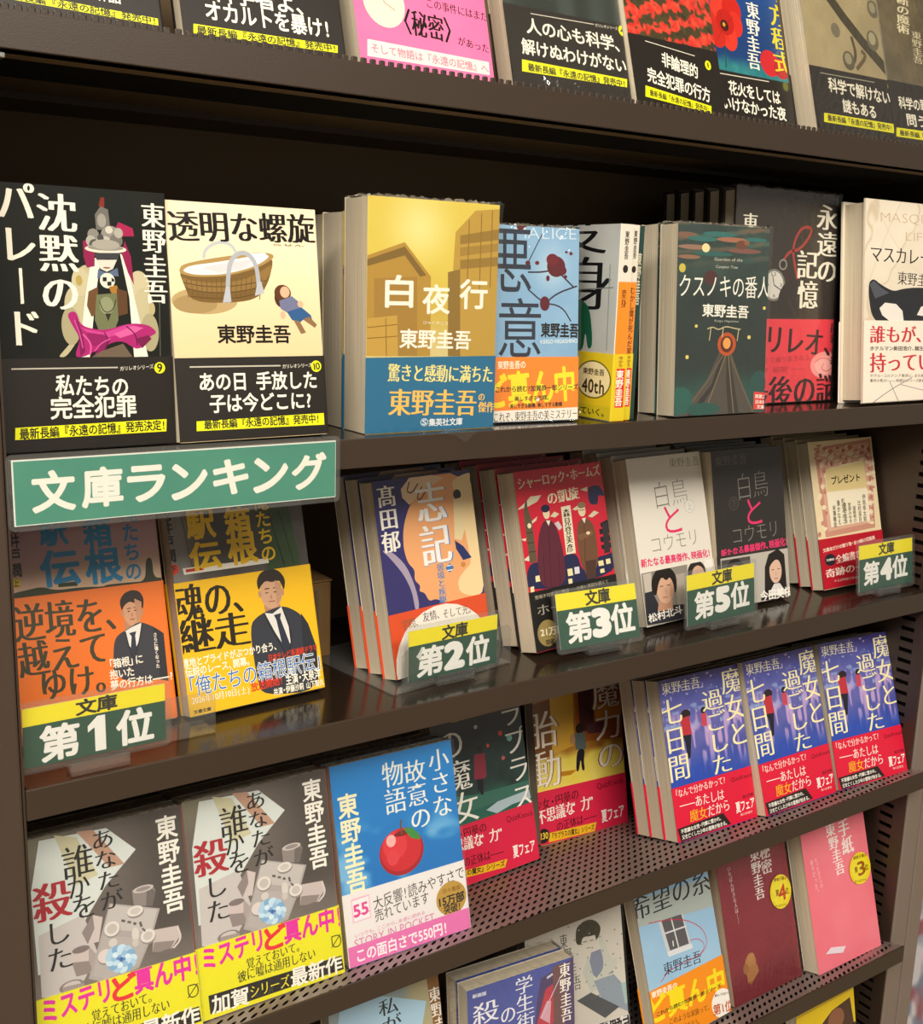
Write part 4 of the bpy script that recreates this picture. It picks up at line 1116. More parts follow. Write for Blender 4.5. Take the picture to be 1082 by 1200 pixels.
('T','町田そのこ',45.8,60.9,43.9,87.4,5.0,'6b6450','b'),
('T','湊かなえ',37.8,62.0,36.0,87.7,5.0,'6b6450','b'),
('T','米澤穂信',30.0,66.6,28.7,89.4,4.9,'6b6450','b'),
('B',99.3),
('T','文庫本だけの贈り物・全10編の短篇集',4.3,111.0,91.6,106.3,4.2,'f0d8c8','b'),
('E',14.3,121.2,8.6,6.1,'1e2430'),
('T','文庫初',8.0,121.1,21.1,121.3,2.4,'f0e8dc','b'),
('T','全編書き下ろし',22.9,122.2,99.6,119.4,8.8,'f4e6da','M'),
('T','奇跡の一冊',4.2,134.8,85.2,133.2,9.0,'f4e6da','M'),
('T','十人の作家が贈る物語を一冊に',16.4,143.3,83.1,144.7,2.8,'f0d8c8','g'),
],
'majo1':[
('E',29.0,36.0,6.1,4.4,'2a1c22'),
('P',((22.0,38.8),(33.1,38.1),(33.7,55.8),(21.2,55.6)),'b8303c'),
('P',((22.1,54.9),(33.0,55.7),(28.6,76.4),(24.6,78.3),(24.5,62.1)),'1d1c2c'),
('E',52.1,36.2,3.6,3.1,'2a1c22'),
('P',((48.2,39.0),(55.3,39.2),(54.6,51.7),(47.3,50.8)),'c04458'),
('T','東野圭吾',3.0,8.0,52.3,9.4,11.0,'e2ddc0','m'),
('T','魔女と',93.2,1.7,94.5,79.3,27.4,'f2e8b4','m'),
('T','過ごした',65.1,18.4,67.9,100.9,27.4,'f2e8b4','m'),
('T','七日間',11.9,17.3,12.8,95.9,27.4,'f2e8b4','m'),
('B',100.3),
('T','「なんで分かるかって?',2.3,106.1,68.6,106.0,7.8,'f4e8e0','m'),
('T','――あたしは',6.9,117.2,64.7,118.9,10.9,'f4e8e0','m'),
('T','魔女',17.4,129.8,40.3,130.3,11.4,'f0b818','m'),
('T','だから',40.3,130.3,70.4,130.0,11.5,'f4e8e0','m'),
('P',((0.5,137.5),(60.1,136.2),(68.6,148.5),(3.0,150.0)),'2a201c'),
('T','不思議な女性・円華に惹かれ、',4.2,141.1,57.4,140.2,4.1,'f0ece4','b'),
('T','父を亡くした少年の冒険が始まる。',4.7,146.5,64.0,146.1,4.2,'f0ece4','b'),
('T','QuizKnock',75.2,108.0,105.8,108.4,4.2,'5a0f20','g'),
('T','夏フェア',77.2,135.4,103.2,135.0,10.6,'f6eae4','b'),
('T','角川文庫',88.0,127.4,102.7,127.3,3.3,'7a1428','b'),
('T','角川文庫刊',82.0,143.2,98.4,143.6,2.4,'f4e0d8','g'),
],
'chiisana':[
('T','小さな',93.5,4.3,92.6,58.3,18.2,'e6ece8','m'),
('T','故意の',71.2,8.7,72.4,63.2,18.8,'e6ece8','m'),
('T','物語',52.1,5.5,52.0,46.5,18.4,'e6ece8','m'),
('T','東野圭吾',11.9,21.8,13.1,96.4,16.5,'f0eac0','b'),
('E',52.9,75.5,19.4,17.8,'a31420'),
('E',52.6,74.0,17.8,16.1,'c81e2a'),
('E',47.7,69.7,10.5,10.5,'d8323c'),
('E',44.7,65.5,4.1,4.6,'f0b0ac'),
('E',45.0,78.4,5.2,6.0,'d83a44'),
('E',54.5,62.0,6.8,2.1,'7a0f18'),
('L',((54.4,62.6),(54.2,56.0),(55.2,51.5)),1.30,'6a4a20'),
('P',((56.3,58.8),(63.0,59.2),(69.1,65.5),(69.9,70.4),(62.0,67.3)),'3a8a3c'),
('B',95.5),
('T','大反響!読みやすさで',23.9,107.8,105.8,104.3,10.2,'2c2a28','g'),
('T','売れています',24.1,117.2,72.2,115.2,9.5,'2c2a28','g'),
('E',91.7,121.6,13.8,13.1,'b8923c'),
('T','次々重版',84.0,114.7,101.0,115.2,3.7,'8a6414','b'),
('T','15万部',78.9,122.2,103.6,122.7,7.9,'231a10','B'),
('T','突破!',83.7,129.1,99.8,129.4,7.1,'231a10','b'),
('P',((6.3,99.6),(21.5,99.5),(21.5,117.1),(6.0,117.3)),'e8b8cc'),
('P',((7.1,101.2),(20.8,100.8),(20.6,116.2),(7.1,116.5)),'efe9ee'),
('T','55',7.0,108.9,20.4,108.5,9.4,'d84a94','B'),
('L',((7.7,111.9),(20.5,112.0)),0.70,'d84a94'),
('T','いつでも、ここから。永遠に読める',6.2,127.0,67.4,125.7,3.2,'d87cac','g'),
('T','STORY IN POCKET',5.3,132.5,75.3,131.5,6.8,'d87cac','g'),
('P',((-1.0,134.0),(108.9,132.9),(109.6,151.2),(-0.8,150.0)),'e070b0'),
('T','この面白さで550円!',5.2,141.8,85.7,142.4,10.0,'f8eef2','b'),
],
'laplace':[
('E',77.4,32.6,2.5,2.5,'d84838'),
('E',87.5,39.2,3.2,3.1,'7ab8b0'),
('E',61.6,40.5,1.7,1.7,'e05840'),
('E',53.8,55.7,1.8,1.6,'d8503c'),
('E',50.4,21.0,2.1,1.9,'b0c8c0'),
('E',77.4,55.6,2.1,1.9,'c8605a'),
('P',((50.6,97.3),(75.5,89.5),(102.2,86.1),(103.8,99.6),(81.2,99.6),(62.3,103.2)),'a9bcc4'),
('P',((10.4,75.7),(40.8,80.7),(106.6,82.8),(105.2,91.2),(38.7,94.1),(11.2,92.4)),'3a6a5c'),
('E',51.7,41.7,3.1,3.2,'30221c'),
('P',((44.8,45.1),(57.1,46.3),(55.8,67.5),(49.8,69.4),(41.6,66.8)),'8a3040'),
('P',((44.4,67.5),(51.6,68.7),(49.7,82.9),(47.0,82.2),(45.8,76.3),(44.2,81.5)),'1c1c24'),
('T','ノラプラス',90.9,-22.2,95.5,108.5,25.9,'efece2','m'),
('T','の魔女',18.2,15.4,30.1,103.6,30.0,'efece2','m'),
('P',((24.3,9.2),(74.0,9.0),(73.5,11.8),(24.0,11.4)),'c8a828'),
('B',103.6),
('T','少女・円華の',-1.8,110.3,48.3,111.3,9.0,'2a0f18','m'),
('T','不思議な“力”',-1.5,119.1,67.3,121.6,12.3,'f4e8e0','M'),
('T','の正体は――',18.0,135.8,63.8,138.3,9.2,'2a0f18','m'),
('P',((-10.0,141.2),(66.8,146.5),(63.2,153.2),(-10.9,146.9)),'e8b420'),
('T','『ラプラスの魔女』シリーズ',-7.0,143.2,63.4,149.5,5.4,'2a1a10','b'),
('T','QuizKnock',71.2,111.2,103.8,113.0,5.6,'5a0f20','g'),
('T','夏フェア',74.2,142.4,101.1,143.0,11.6,'f6eae4','b'),
],
'taidou':[
('P',((20.8,5.6),(48.9,0.6),(46.3,62.5),(20.0,67.1)),'d8a83c'),
('P',((-1.6,14.3),(20.4,11.6),(20.0,67.1),(-4.0,71.9)),'7a4a20'),
('P',((50.3,7.0),(112.0,6.9),(111.8,64.6),(50.2,60.1)),'9a5424'),
('P',((54.5,1.4),(73.5,1.1),(71.8,51.3),(54.7,49.9)),'4a2c28'),
('P',((73.6,26.3),(110.6,25.9),(111.4,42.0),(74.4,42.2)),'c8802c'),
('P',((62.8,43.4),(85.8,44.2),(85.0,55.1),(64.0,53.7)),'5a3838'),
('E',54.2,46.7,4.9,5.2,'33271f'),
('P',((47.9,50.9),(60.3,51.2),(61.0,68.3),(48.2,67.2)),'5c6a66'),
('P',((49.7,66.9),(59.5,68.0),(57.1,80.1),(57.9,89.7),(54.1,89.6),(53.6,76.3),(50.3,89.8),(46.7,88.5)),'26262c'),
('E',44.9,56.0,3.3,5.5,'b88a5c'),
('P',((29.7,85.9),(48.3,87.2),(40.5,91.1),(25.6,90.4)),'c08420'),
('T','魔力の',88.2,0.2,91.4,96.0,35.4,'8a4a24','M'),
('T','胎動',9.9,20.7,11.8,99.4,37.3,'8a4a24','M'),
('T','魔力の',88.2,0.2,91.4,96.0,33.8,'f4ecd8','m'),
('T','胎動',9.9,20.7,11.8,99.4,35.9,'f4ecd8','m'),
('B',101.2),
('T','少女・円華の',-6.0,114.3,48.4,111.4,11.0,'2a0f18','m'),
('T','不思議な“力”',-3.3,126.2,67.8,122.2,14.7,'f4e8e0','M'),
('T','の正体は――',19.1,139.6,68.2,137.5,10.5,'2a0f18','m'),
('P',((8.9,143.6),(67.7,144.7),(64.8,153.3),(9.3,152.7)),'e8b420'),
('T','『ラプラスの魔女』シリーズ',11.2,147.5,64.7,149.1,6.2,'2a1a10','b'),
('E',3.3,145.2,7.2,7.3,'241c1c'),
('T','230',-1.7,144.7,9.2,145.2,6.7,'f0d040','b'),
('T','QuizKnock',70.7,108.6,104.7,108.2,6.3,'5a0f20','g'),
('T','夏フェア',74.2,140.4,103.2,139.4,13.2,'f6eae4','b'),
],
'anata2':[
('P',((12.1,1.9),(55.6,3.7),(73.9,22.1),(51.8,40.5),(15.6,84.3),(3.6,85.4),(4.2,33.1)),'d3dbd8'),
('P',((21.7,0.7),(35.7,5.0),(47.6,32.4),(32.6,35.7)),'c8c4a4'),
('P',((36.0,1.6),(46.9,2.9),(65.5,29.7),(55.4,29.6)),'b8927c'),
('P',((6.1,61.0),(35.4,55.1),(42.4,82.7),(25.4,105.7),(4.5,99.9)),'c4bfbe'),
('P',((25.2,83.6),(25.6,75.2),(37.0,76.0),(42.7,85.1),(38.4,93.7),(27.2,93.2)),'c9bcbb'),
('P',((25.2,83.6),(36.0,85.6),(38.4,93.7),(27.2,93.2)),'8f8382'),
('P',((37.0,76.0),(42.7,85.1),(38.4,93.7),(36.0,85.6)),'a89c9b'),
('E',31.7,76.9,5.7,2.2,'7c7070'),
('P',((33.3,66.6),(41.4,57.1),(47.7,60.2),(43.7,75.3),(36.4,74.9)),'cbbfbe'),
('P',((33.3,66.6),(41.4,57.1),(41.7,66.1),(36.4,74.9)),'8d8180'),
('P',((68.6,48.3),(82.1,48.1),(84.8,52.4),(81.4,61.9),(68.9,58.6)),'8a8280'),
('P',((78.9,48.3),(84.8,52.4),(81.4,61.9),(77.1,60.8)),'6b6462'),
('E',76.3,49.1,7.1,2.3,'c2b9b5'),
('E',76.3,49.1,5.0,1.4,'8f8785'),
('P',((81.0,77.9),(98.0,79.6),(98.6,86.8),(89.7,95.3),(78.3,92.1)),'c4b8b6'),
('P',((80.2,86.1),(94.4,88.8),(89.7,95.3),(78.3,92.1)),'8e8281'),
('L',((97.2,80.1),(99.4,89.0),(92.5,93.9)),1.40,'d2c8c6'),
('E',88.4,95.2,7.1,2.1,'6f6563'),
('E',23.7,98.3,8.0,3.8,'857b7a'),
('E',23.8,97.8,5.8,2.5,'c8bfbd'),
('P',((17.8,97.4),(31.5,98.3),(33.2,105.3),(17.9,103.9)),'9c9190'),
('P',((53.0,52.6),(86.3,64.9),(79.4,81.1),(68.4,99.6),(45.4,102.4),(34.8,96.9),(42.9,78.1)),'a9a3a2'),
('P',((53.4,53.7),(84.5,65.1),(78.9,79.0),(47.9,68.2)),'bfbab8'),
('P',((46.5,72.1),(76.6,82.7),(68.1,97.6),(46.1,100.2),(37.4,95.8)),'b1abaa'),
('E',69.7,62.9,5.8,4.0,'8f8987'),
('E',69.5,62.1,5.5,3.4,'dcd7d3'),
('E',69.5,62.1,3.5,2.1,'c6c0bc'),
('E',53.2,70.1,5.4,5.2,'8f8987'),
('E',53.0,69.4,5.2,4.8,'dcd7d3'),
('E',53.0,69.4,3.4,3.2,'bfb9b5'),
('E',76.5,81.3,5.3,4.9,'8f8987'),
('E',76.4,80.5,5.1,4.4,'dcd7d3'),
('E',76.4,80.5,3.2,2.8,'c2bcb8'),
('E',68.2,77.3,2.5,4.6,'d2cdc9'),
('E',67.6,82.6,2.2,2.6,'c6c0bb'),
('L',((59.7,65.7),(62.1,66.9)),1.60,'5e5856'),
('L',((63.6,67.7),(66.0,68.8)),1.60,'6a6462'),
('L',((67.4,69.7),(69.4,70.7)),1.60,'5e5856'),
('L',((72.0,70.0),(72.7,73.5)),1.60,'5e5856'),
('L',((73.1,74.6),(74.9,77.0)),1.40,'6a6462'),
('E',47.0,86.4,5.1,4.9,'918785'),
('E',46.9,85.6,4.9,4.4,'d8cecb'),
('E',52.8,78.5,2.9,2.8,'cfc9c5'),
('E',57.2,90.4,9.8,8.3,'8db4d6'),
('E',51.5,84.5,3.2,2.8,'a9cce6'),
('E',54.6,83.5,3.2,2.8,'7fabd2'),
('E',58.1,83.8,3.2,2.8,'c4dff0'),
('E',61.5,85.7,3.2,2.8,'a9cce6'),
('E',63.7,88.7,3.2,2.8,'7fabd2'),
('E',64.6,92.1,3.2,2.8,'c4dff0'),
('E',63.6,94.8,3.2,2.8,'a9cce6'),
('E',61.1,96.8,3.2,2.8,'7fabd2'),
('E',57.7,97.0,3.1,2.8,'c4dff0'),
('E',54.3,95.8,3.1,2.8,'a9cce6'),
('E',51.3,93.5,3.2,2.8,'7fabd2'),
('E',49.9,90.2,3.2,2.8,'c4dff0'),
('E',49.9,87.2,3.2,2.8,'a9cce6'),
('E',53.2,91.9,2.0,1.8,'bfdcef'),
('E',52.3,89.0,2.0,1.9,'93bbdd'),
('E',53.5,86.8,1.9,1.8,'d6eaf6'),
('E',56.4,85.9,1.9,1.9,'bfdcef'),
('E',59.5,87.3,2.0,1.8,'93bbdd'),
('E',61.5,90.0,2.0,1.9,'d6eaf6'),
('E',61.5,92.8,2.0,1.9,'bfdcef'),
('E',59.3,94.3,2.0,1.9,'93bbdd'),
('E',56.0,94.1,1.9,1.9,'d6eaf6'),
('E',57.7,92.2,1.0,1.0,'7fa6d4'),
('E',55.8,91.4,1.0,1.0,'a8cbe8'),
('E',55.0,89.6,1.0,1.0,'5f8cc4'),
('E',56.4,88.3,1.0,0.9,'7fa6d4'),
('E',58.3,89.1,1.0,0.9,'a8cbe8'),
('E',59.1,91.0,1.0,1.0,'5f8cc4'),
('E',57.1,90.6,1.4,1.4,'3f66a4'),
('T','あなたが',52.1,3.4,55.0,57.4,15.2,'1e1c1c','m'),
('G','誰',35.3,20.5,20.2,20.5,'1e1c1c','m'),
('G','か',34.4,36.2,14.2,14.1,'1e1c1c','m'),
('G','を',36.4,50.2,14.3,14.1,'1e1c1c','m'),
('G','殺',16.6,41.3,25.0,24.2,'a8202c','M'),
('T','した',18.2,53.9,18.2,86.9,16.7,'1e1c1c','m'),
('T','東野圭吾',96.1,4.3,96.6,70.0,15.0,'efece4','b'),
('B',100.6),
('T','ミステリ',2.6,109.1,49.9,107.2,16.2,'e028a0','B'),
('G','ど',57.3,108.7,17.2,17.0,'e02838','B'),
('T','真ん中!',63.8,107.3,111.2,108.2,17.9,'e028a0','B'),
('T','覚えておいて。',34.1,121.2,76.1,120.5,7.8,'1e1c14','m'),
('T','彼に嘘は通用しない',27.0,128.3,86.7,129.1,8.3,'1e1c14','m'),
('L',((100.3,121.5),(107.3,121.6),(107.0,129.9),(100.2,129.6),(100.3,121.5)),0.80,'4a4810'),
('L',((99.5,129.3),(107.3,121.6)),0.70,'4a4810'),
('P',((5.3,134.0),(106.7,137.2),(107.5,147.5),(5.4,146.9)),'201c18'),
('T','加賀',6.9,141.4,34.3,142.6,12.6,'f4f0e4','b'),
('T','シリーズ',34.5,141.2,65.0,142.1,9.2,'ece020','m'),
('T','最新作',65.6,141.3,106.7,142.6,13.6,'f4f0e4','b'),
],
'kibou':[
('P',((-3.6,5.7),(110.5,14.6),(110.4,43.8),(-1.8,30.5)),'a9b4b0'),
('P',((26.6,34.2),(60.4,36.7),(65.3,70.3),(32.1,68.8)),'c8ccd4'),
('P',((30.6,34.1),(58.4,36.6),(62.1,66.4),(35.6,64.5)),'5a585c'),
('L',((44.1,36.5),(47.6,65.2)),1.60,'d4d8de'),
('L',((32.7,47.1),(62.2,49.5)),1.50,'d4d8de'),
('P',((31.2,64.4),(65.9,67.7),(66.5,72.1),(32.8,69.6)),'d8dce2'),
('L',((41.2,56.8),(41.0,62.2)),1.30,'e4e4e0'),
('L',((13.5,31.4),(36.4,35.1),(63.0,43.0),(84.3,58.3),(88.0,73.6),(78.3,81.6),(53.4,81.5),(29.0,81.4),(17.4,88.3)),0.80,'c02848'),
('L',((63.9,64.2),(76.1,65.5),(84.2,75.2),(73.8,82.9)),0.70,'c02848'),
('T','希望の糸',-7.0,12.2,106.0,15.3,25.3,'2c2e38','m'),
('T','東野圭吾',22.5,78.6,75.9,83.0,12.2,'2c2e38','m'),
('B',91.5),
('T','東野圭吾の',1.2,95.4,37.2,97.4,6.0,'f8f0dc','b'),
('T','ど真ん中!',-8.9,108.3,117.3,114.7,25.3,'f2dc1c','B'),
('T','これから読む?加賀恭一郎シリーズ',3.3,114.1,95.4,118.4,4.0,'33240c','b'),
('T','このような家族って、',18.0,126.3,75.9,132.5,6.0,'5a3a0c','m'),
('T','あるだろう。',31.4,136.7,59.2,140.2,6.1,'5a3a0c','m'),
('E',92.8,134.9,15.0,13.4,'f4efe6'),
('T','読んで泣ける',84.2,125.1,106.8,129.5,2.6,'5a3a20','b'),
('T','第1位',78.8,137.7,106.7,141.7,10.3,'c05820','b'),
],
'himitsu':[
('E',30.2,114.4,8.0,7.1,'b07a44'),
('E',31.2,109.4,5.6,3.9,'b8824c'),
('P',((22.7,117.8),(38.8,118.6),(40.7,126.5),(29.2,134.4),(22.9,133.8)),'a8703c'),
('E',22.4,119.2,4.0,5.4,'9a6434'),
('P',((23.2,132.5),(31.5,133.7),(27.5,136.8)),'8a5428'),
('T','秘密',72.3,4.0,72.1,35.9,16.0,'e0d4cc','M'),
('T','東野圭吾',56.3,5.0,57.1,57.9,14.1,'efe6e0','M'),
('T','いちばん好きな人は――',17.0,13.1,21.4,72.4,4.8,'d8c4bc','m'),
('C','seal_sticker'),
('E',86.4,57.8,16.2,17.6,'ecd828'),
('E',86.4,57.8,14.5,15.9,'e4cc18'),
('E',86.4,57.8,13.2,14.8,'ecdc30'),
('T','第',78.4,57.4,83.7,58.0,6.8,'7a4a10','b'),
('G','4',88.4,59.3,12.0,16.5,'c0401c','b'),
('T','位',93.4,59.2,98.7,59.8,6.8,'7a4a10','b'),
('T','読者が選ぶ',78.5,43.7,97.9,46.0,3.4,'7a5a10','b'),
('T','オールタイム',74.9,70.4,92.5,72.5,2.8,'7a5a10','b'),
],
'tegami':[
('T','手紙',68.2,3.3,73.1,41.8,18.5,'f6e8e4','M'),
('T','東野圭吾',46.7,2.7,55.8,59.6,15.4,'f6ece8','M'),
('T','たったひとつの',18.6,32.3,22.4,65.2,4.8,'f4c4c4','m'),
('T','祈りだった。',11.6,32.6,15.2,70.8,4.8,'f4c4c4','m'),
('C','seal_sticker'),
('E',85.7,60.7,17.8,17.1,'ecd828'),
('E',85.7,60.7,15.9,15.4,'e4cc18'),
('E',85.7,60.7,14.5,14.2,'ecdc30'),
('T','第',75.9,60.6,81.7,60.9,6.5,'7a4a10','b'),
('G','3',87.6,61.2,13.0,15.4,'9c5a10','b'),
('T','位',93.3,62.1,99.2,62.4,6.5,'7a4a10','b'),
('T','読者が選ぶ',76.7,47.7,99.1,49.2,3.5,'7a5a10','b'),
('T','オールタイム',73.4,72.4,93.6,74.7,2.9,'7a5a10','b'),
('C','price_sticker'),
('P',((12.6,132.4),(21.9,128.0),(45.8,133.5),(39.9,139.0)),'e8d8e4'),
],
'gakusei':[
('P',((66.3,28.0),(71.0,9.6),(104.3,0.4),(107.2,62.1),(62.6,56.8)),'4a3a6a'),
('P',((65.7,47.8),(74.9,20.7),(82.2,17.8),(87.1,49.5),(68.2,58.6)),'b8344a'),
('P',((68.6,43.7),(76.1,31.0),(80.3,32.3),(78.4,51.8)),'d0a0b4'),
('P',((82.5,3.0),(94.1,2.5),(93.9,66.8),(82.4,63.1)),'6a4a50'),
('L',((70.0,44.1),(89.4,15.0)),0.90,'cdbcd0'),
('L',((76.6,11.2),(82.4,9.2)),2.00,'cdd0e0'),
('T','新装版',4.8,6.0,18.0,6.6,3.3,'dfe4f0','b'),
('T','学生街',53.6,2.5,55.0,49.9,17.2,'e8eaf4','m'),
('G','の',37.8,31.6,13.6,12.1,'e8eaf4','m'),
('T','殺人',16.2,12.8,18.7,52.5,24.4,'e8eaf4','m'),
('T','東野圭吾',94.4,2.6,95.6,55.2,11.0,'f2eee8','M'),
],
'woman':[
('E',67.0,19.2,13.4,11.4,'3c382a'),
('E',64.5,27.6,10.3,10.3,'cfcbc0'),
('P',((52.8,26.9),(53.9,14.1),(58.6,9.4),(70.9,10.1),(80.5,14.4),(80.5,22.8),(69.8,23.5),(60.6,22.2),(58.4,29.6)),'343020'),
('L',((60.8,27.2),(65.1,27.2)),0.80,'5a544a'),
('L',((68.2,27.4),(71.9,27.5)),0.80,'5a544a'),
('L',((64.0,33.5),(68.3,33.5)),0.80,'9a6a60'),
('P',((68.5,38.5),(84.3,37.0),(91.6,62.7),(72.6,63.3),(64.1,53.3)),'8088a0'),
('P',((65.2,40.4),(69.6,62.5),(71.7,73.6),(65.4,74.7),(57.9,54.4)),'c0c4bc'),
('P',((77.2,27.4),(80.8,22.9),(90.9,51.8),(96.0,47.7),(95.7,58.3),(85.3,62.4),(73.7,68.8),(69.3,65.1),(82.7,55.2)),'c4c6bc'),
('P',((69.3,65.1),(91.5,64.0),(102.9,78.8),(120.8,96.8),(107.2,104.0),(77.0,85.5)),'8e9cac'),
('P',((98.6,73.7),(112.8,75.9),(119.2,96.4),(101.6,94.5)),'a4c0c0'),
('P',((49.7,78.5),(65.4,74.7),(95.1,95.5),(78.7,101.9)),'4c5058'),
('L',((58.7,80.8),(74.4,79.6)),1.10,'55565a'),
('E',46.3,9.7,0.9,0.8,'8a8a86'),
('E',59.1,28.7,0.9,0.8,'8a8a86'),
('E',72.1,47.8,1.0,0.8,'8a8a86'),
('E',85.2,67.2,0.9,0.8,'8a8a86'),
('E',103.4,29.2,0.9,0.8,'8a8a86'),
('E',116.8,48.7,0.9,0.8,'8a8a86'),
('E',55.7,50.2,1.0,0.8,'8a8a86'),
('E',68.7,69.4,0.9,0.8,'8a8a86'),
('E',86.6,31.7,0.9,0.8,'8a8a86'),
('E',99.9,51.1,0.9,0.8,'8a8a86'),
('E',113.3,70.7,1.0,0.8,'8a8a86'),
('E',57.2,15.1,0.9,0.8,'8a8a86'),
('E',70.1,34.2,0.9,0.8,'8a8a86'),
('E',83.2,53.4,0.9,0.8,'8a8a86'),
('E',96.4,72.9,0.9,0.8,'8a8a86'),
('E',114.8,34.7,1.0,0.8,'8a8a86'),
('E',53.8,36.6,0.9,0.8,'8a8a86'),
('E',66.7,55.8,0.9,0.8,'8a8a86'),
('E',79.8,75.1,1.0,0.8,'8a8a86'),
('E',97.9,37.2,0.9,0.8,'8a8a86'),
('E',111.3,56.8,1.0,0.8,'8a8a86'),
('E',50.5,58.1,0.9,0.8,'8a8a86'),
('E',68.2,20.5,0.9,0.8,'8a8a86'),
('E',81.2,39.7,0.9,0.8,'8a8a86'),
('E',94.4,59.1,0.9,0.8,'8a8a86'),
('E',107.8,78.7,1.0,0.8,'8a8a86'),
('E',51.9,23.1,0.9,0.8,'8a8a86'),
('E',64.8,42.1,0.9,0.8,'8a8a86'),
('E',77.8,61.4,0.9,0.8,'8a8a86'),
('E',95.9,23.4,0.9,0.8,'8a8a86'),
('E',109.3,42.9,1.0,0.8,'8a8a86'),
('E',48.6,44.5,0.9,0.8,'8a8a86'),
('E',61.4,63.7,0.9,0.8,'8a8a86'),
('E',79.2,26.0,1.0,0.8,'8a8a86'),
('E',92.4,45.3,1.0,0.8,'8a8a86'),
('E',105.7,64.8,1.0,0.8,'8a8a86'),
('T','東野圭吾',38.3,14.4,53.5,69.0,7.8,'55524c','m'),
('B',105.1),
('T','東野圭吾',68.5,111.1,124.6,108.6,16.7,'1e1c1c','b'),
],
'watashi':[
('P',((88.5,1.9),(106.0,2.2),(109.3,55.1),(91.0,49.4)),'8a6440'),
('P',((12.1,-2.3),(41.6,2.0),(86.4,20.0),(78.1,45.3),(3.8,28.6)),'a8cce4'),
('T','私が彼を殺した',51.2,7.1,63.3,105.0,17.4,'33383a','m'),
('T','東野圭吾',94.2,10.6,97.7,60.9,10.9,'efe9e0','M'),
],
}
YELLOW = [('P', [(30,28),(60,14),(92,10),(96,40),(80,70),(40,80),(22,50)], '4a3226'), ('E', 66, 26, 14, 12, '8a5a40'), ('P', [(20,60),(60,44),(99,40),(99,120),(10,120)], '2f2420'), ('P', [(0,0),(100,0),(100,3),(0,3)], 'b89a12')]
# ------------------------------------------------------------------ cover backgrounds
def flat(c): return lambda U, V: np.broadcast_to(hx(c), U.shape+(3,)).copy()
def noisy(a, b, sc=30, seed=0): return lambda U, V: mix(a, b, fbm(U, V, sc, seed))
def bg_maple(U, V):
    n = vnoise(U, V, 5, 3)*.6+vnoise(U, V, 2.4, 7)*.4; row = .5+.5*np.sin((V*1.0+U*.25)*.42)
    return mix(mix('33291f', '55522f', fbm(U, V, 6, 1)), mix('c22a26', 'e4533a', vnoise(U, V, 3, 9)), ss(.45, .52, n*.75+row*.25))
def bg_hanabi(U, V): return mix(mix('1b4f92', '123a72', V/70), mix('1a6a72', '3a8c90', fbm(U, V, 12, 2)), ss(84, 96, V+4*vnoise(U, V, 10, 5)))
def bg_tomei(U, V): return mix(mix('f7e6c4', 'efdcb6', fbm(U, V, 60, 1)), 'e4cb9c', ss(20, 100, V))
def bg_byakuya(U, V):
    c = mix('d9c352', 'c3a43c', ss(40, 100, V)+.3*fbm(U, V, 25, 2)-.15); c = mix(c, 'e6dc8c', ss(.4, 1, 1-np.hypot(U-40, V-18)/60))
    return mix(c, 'd9cb96', ss(70, 105, V)*.8)
def bg_akui(U, V): return mix(mix('8fb6d6', '6f9cc4', fbm(U, V, 40, 4)), 'a9c8de', ss(.6, 1, 1-np.hypot(U-60, V-30)/60))
def bg_kusu(U, V):
    c = mix('22332f', '3c544e', fbm(U, V, 24, 6)); c = mix(c, '1c2624', ss(30, 60, V)*.6); sw = .5+.5*np.sin(V*.55+3*fbm(U, V, 22, 3)+U*.05)
    c = mix(c, mix('2e6660', '8a5a44', vnoise(U, V, 14, 8)), ss(.62, .9, sw)*ss(42, 10, V)*.8)
    return mix(c, '22594f', ss(118, 150, V+12*fbm(U, V, 15, 9))*.8)
def bg_masq(U, V):
    n = fbm(U, V, 50, 3); c = mix('efe6d6', 'd9cdb6', n); return mix(c, 'c4b092', ss(.82, .98, 1-np.abs(np.sin(U*.05+V*.03+4*n)))*.6)
def bg_ue(U, V): return mix(mix('8d6f84', 'b38d94', ss(0, 25, V)+.3*fbm(U, V, 30, 2)), mix('c3a08c', 'd9bd9a', fbm(U, V, 20, 4)), ss(25, 55, V))
def bg_shita(U, V): return mix(mix('5d5854', '3b3836', fbm(U, V, 18, 5)), '8a8580', ss(22, 8, U)*.8)
def bg_majo(U, V):
    c = mix('3a4696', '7470b4', fbm(U, V, 22, 2)); c = mix(c, '3a2c6c', ss(20, 0, V)*.6)
    st = vnoise(U, V*.22, 3.2, 6); c = mix(c, 'c4a4d4', ss(.56, .78, st)*ss(24, 44, V)*ss(104, 80, V)*.85)
    c = mix(c, '8fa8d8', ss(.72, .9, vnoise(U*.35, V, 4, 8))*ss(10, 25, V)*ss(60, 45, V)*.7)
    c = mix(c, '1f46b0', ss(62, 96, V+10*vnoise(U, V, 12, 3)-.15*U)*.8)
    return mix(c, 'd6c8ea', ss(.84, .93, vnoise(U, V, 3, 12))*ss(70, 40, V)*.8)
def bg_chiisana(U, V):
    n = fbm(U, V*1.6, 38, 3); return mix(mix('1680cc', '0f70be', V/100), '8cc4ea', ss(.52, .75, n)*ss(35, 75, V)*.8)
def bg_laplace(U, V):
    c = mix('20272a', '2f4742', fbm(U, V, 22, 4)); c = mix(c, '3a2c34', ss(50, 15, V)*.6); return mix(c, '2c6a58', ss(72, 104, V+14*vnoise(U, V, 14, 3))*.8)
def bg_taidou(U, V):
    c = mix('c08a30', '8e5526', fbm(U, V, 16, 6)); return mix(c, mix('e6d04a', 'f0e07a', fbm(U, V, 20, 2)), ss(66, 82, V+8*vnoise(U, V, 10, 4)))
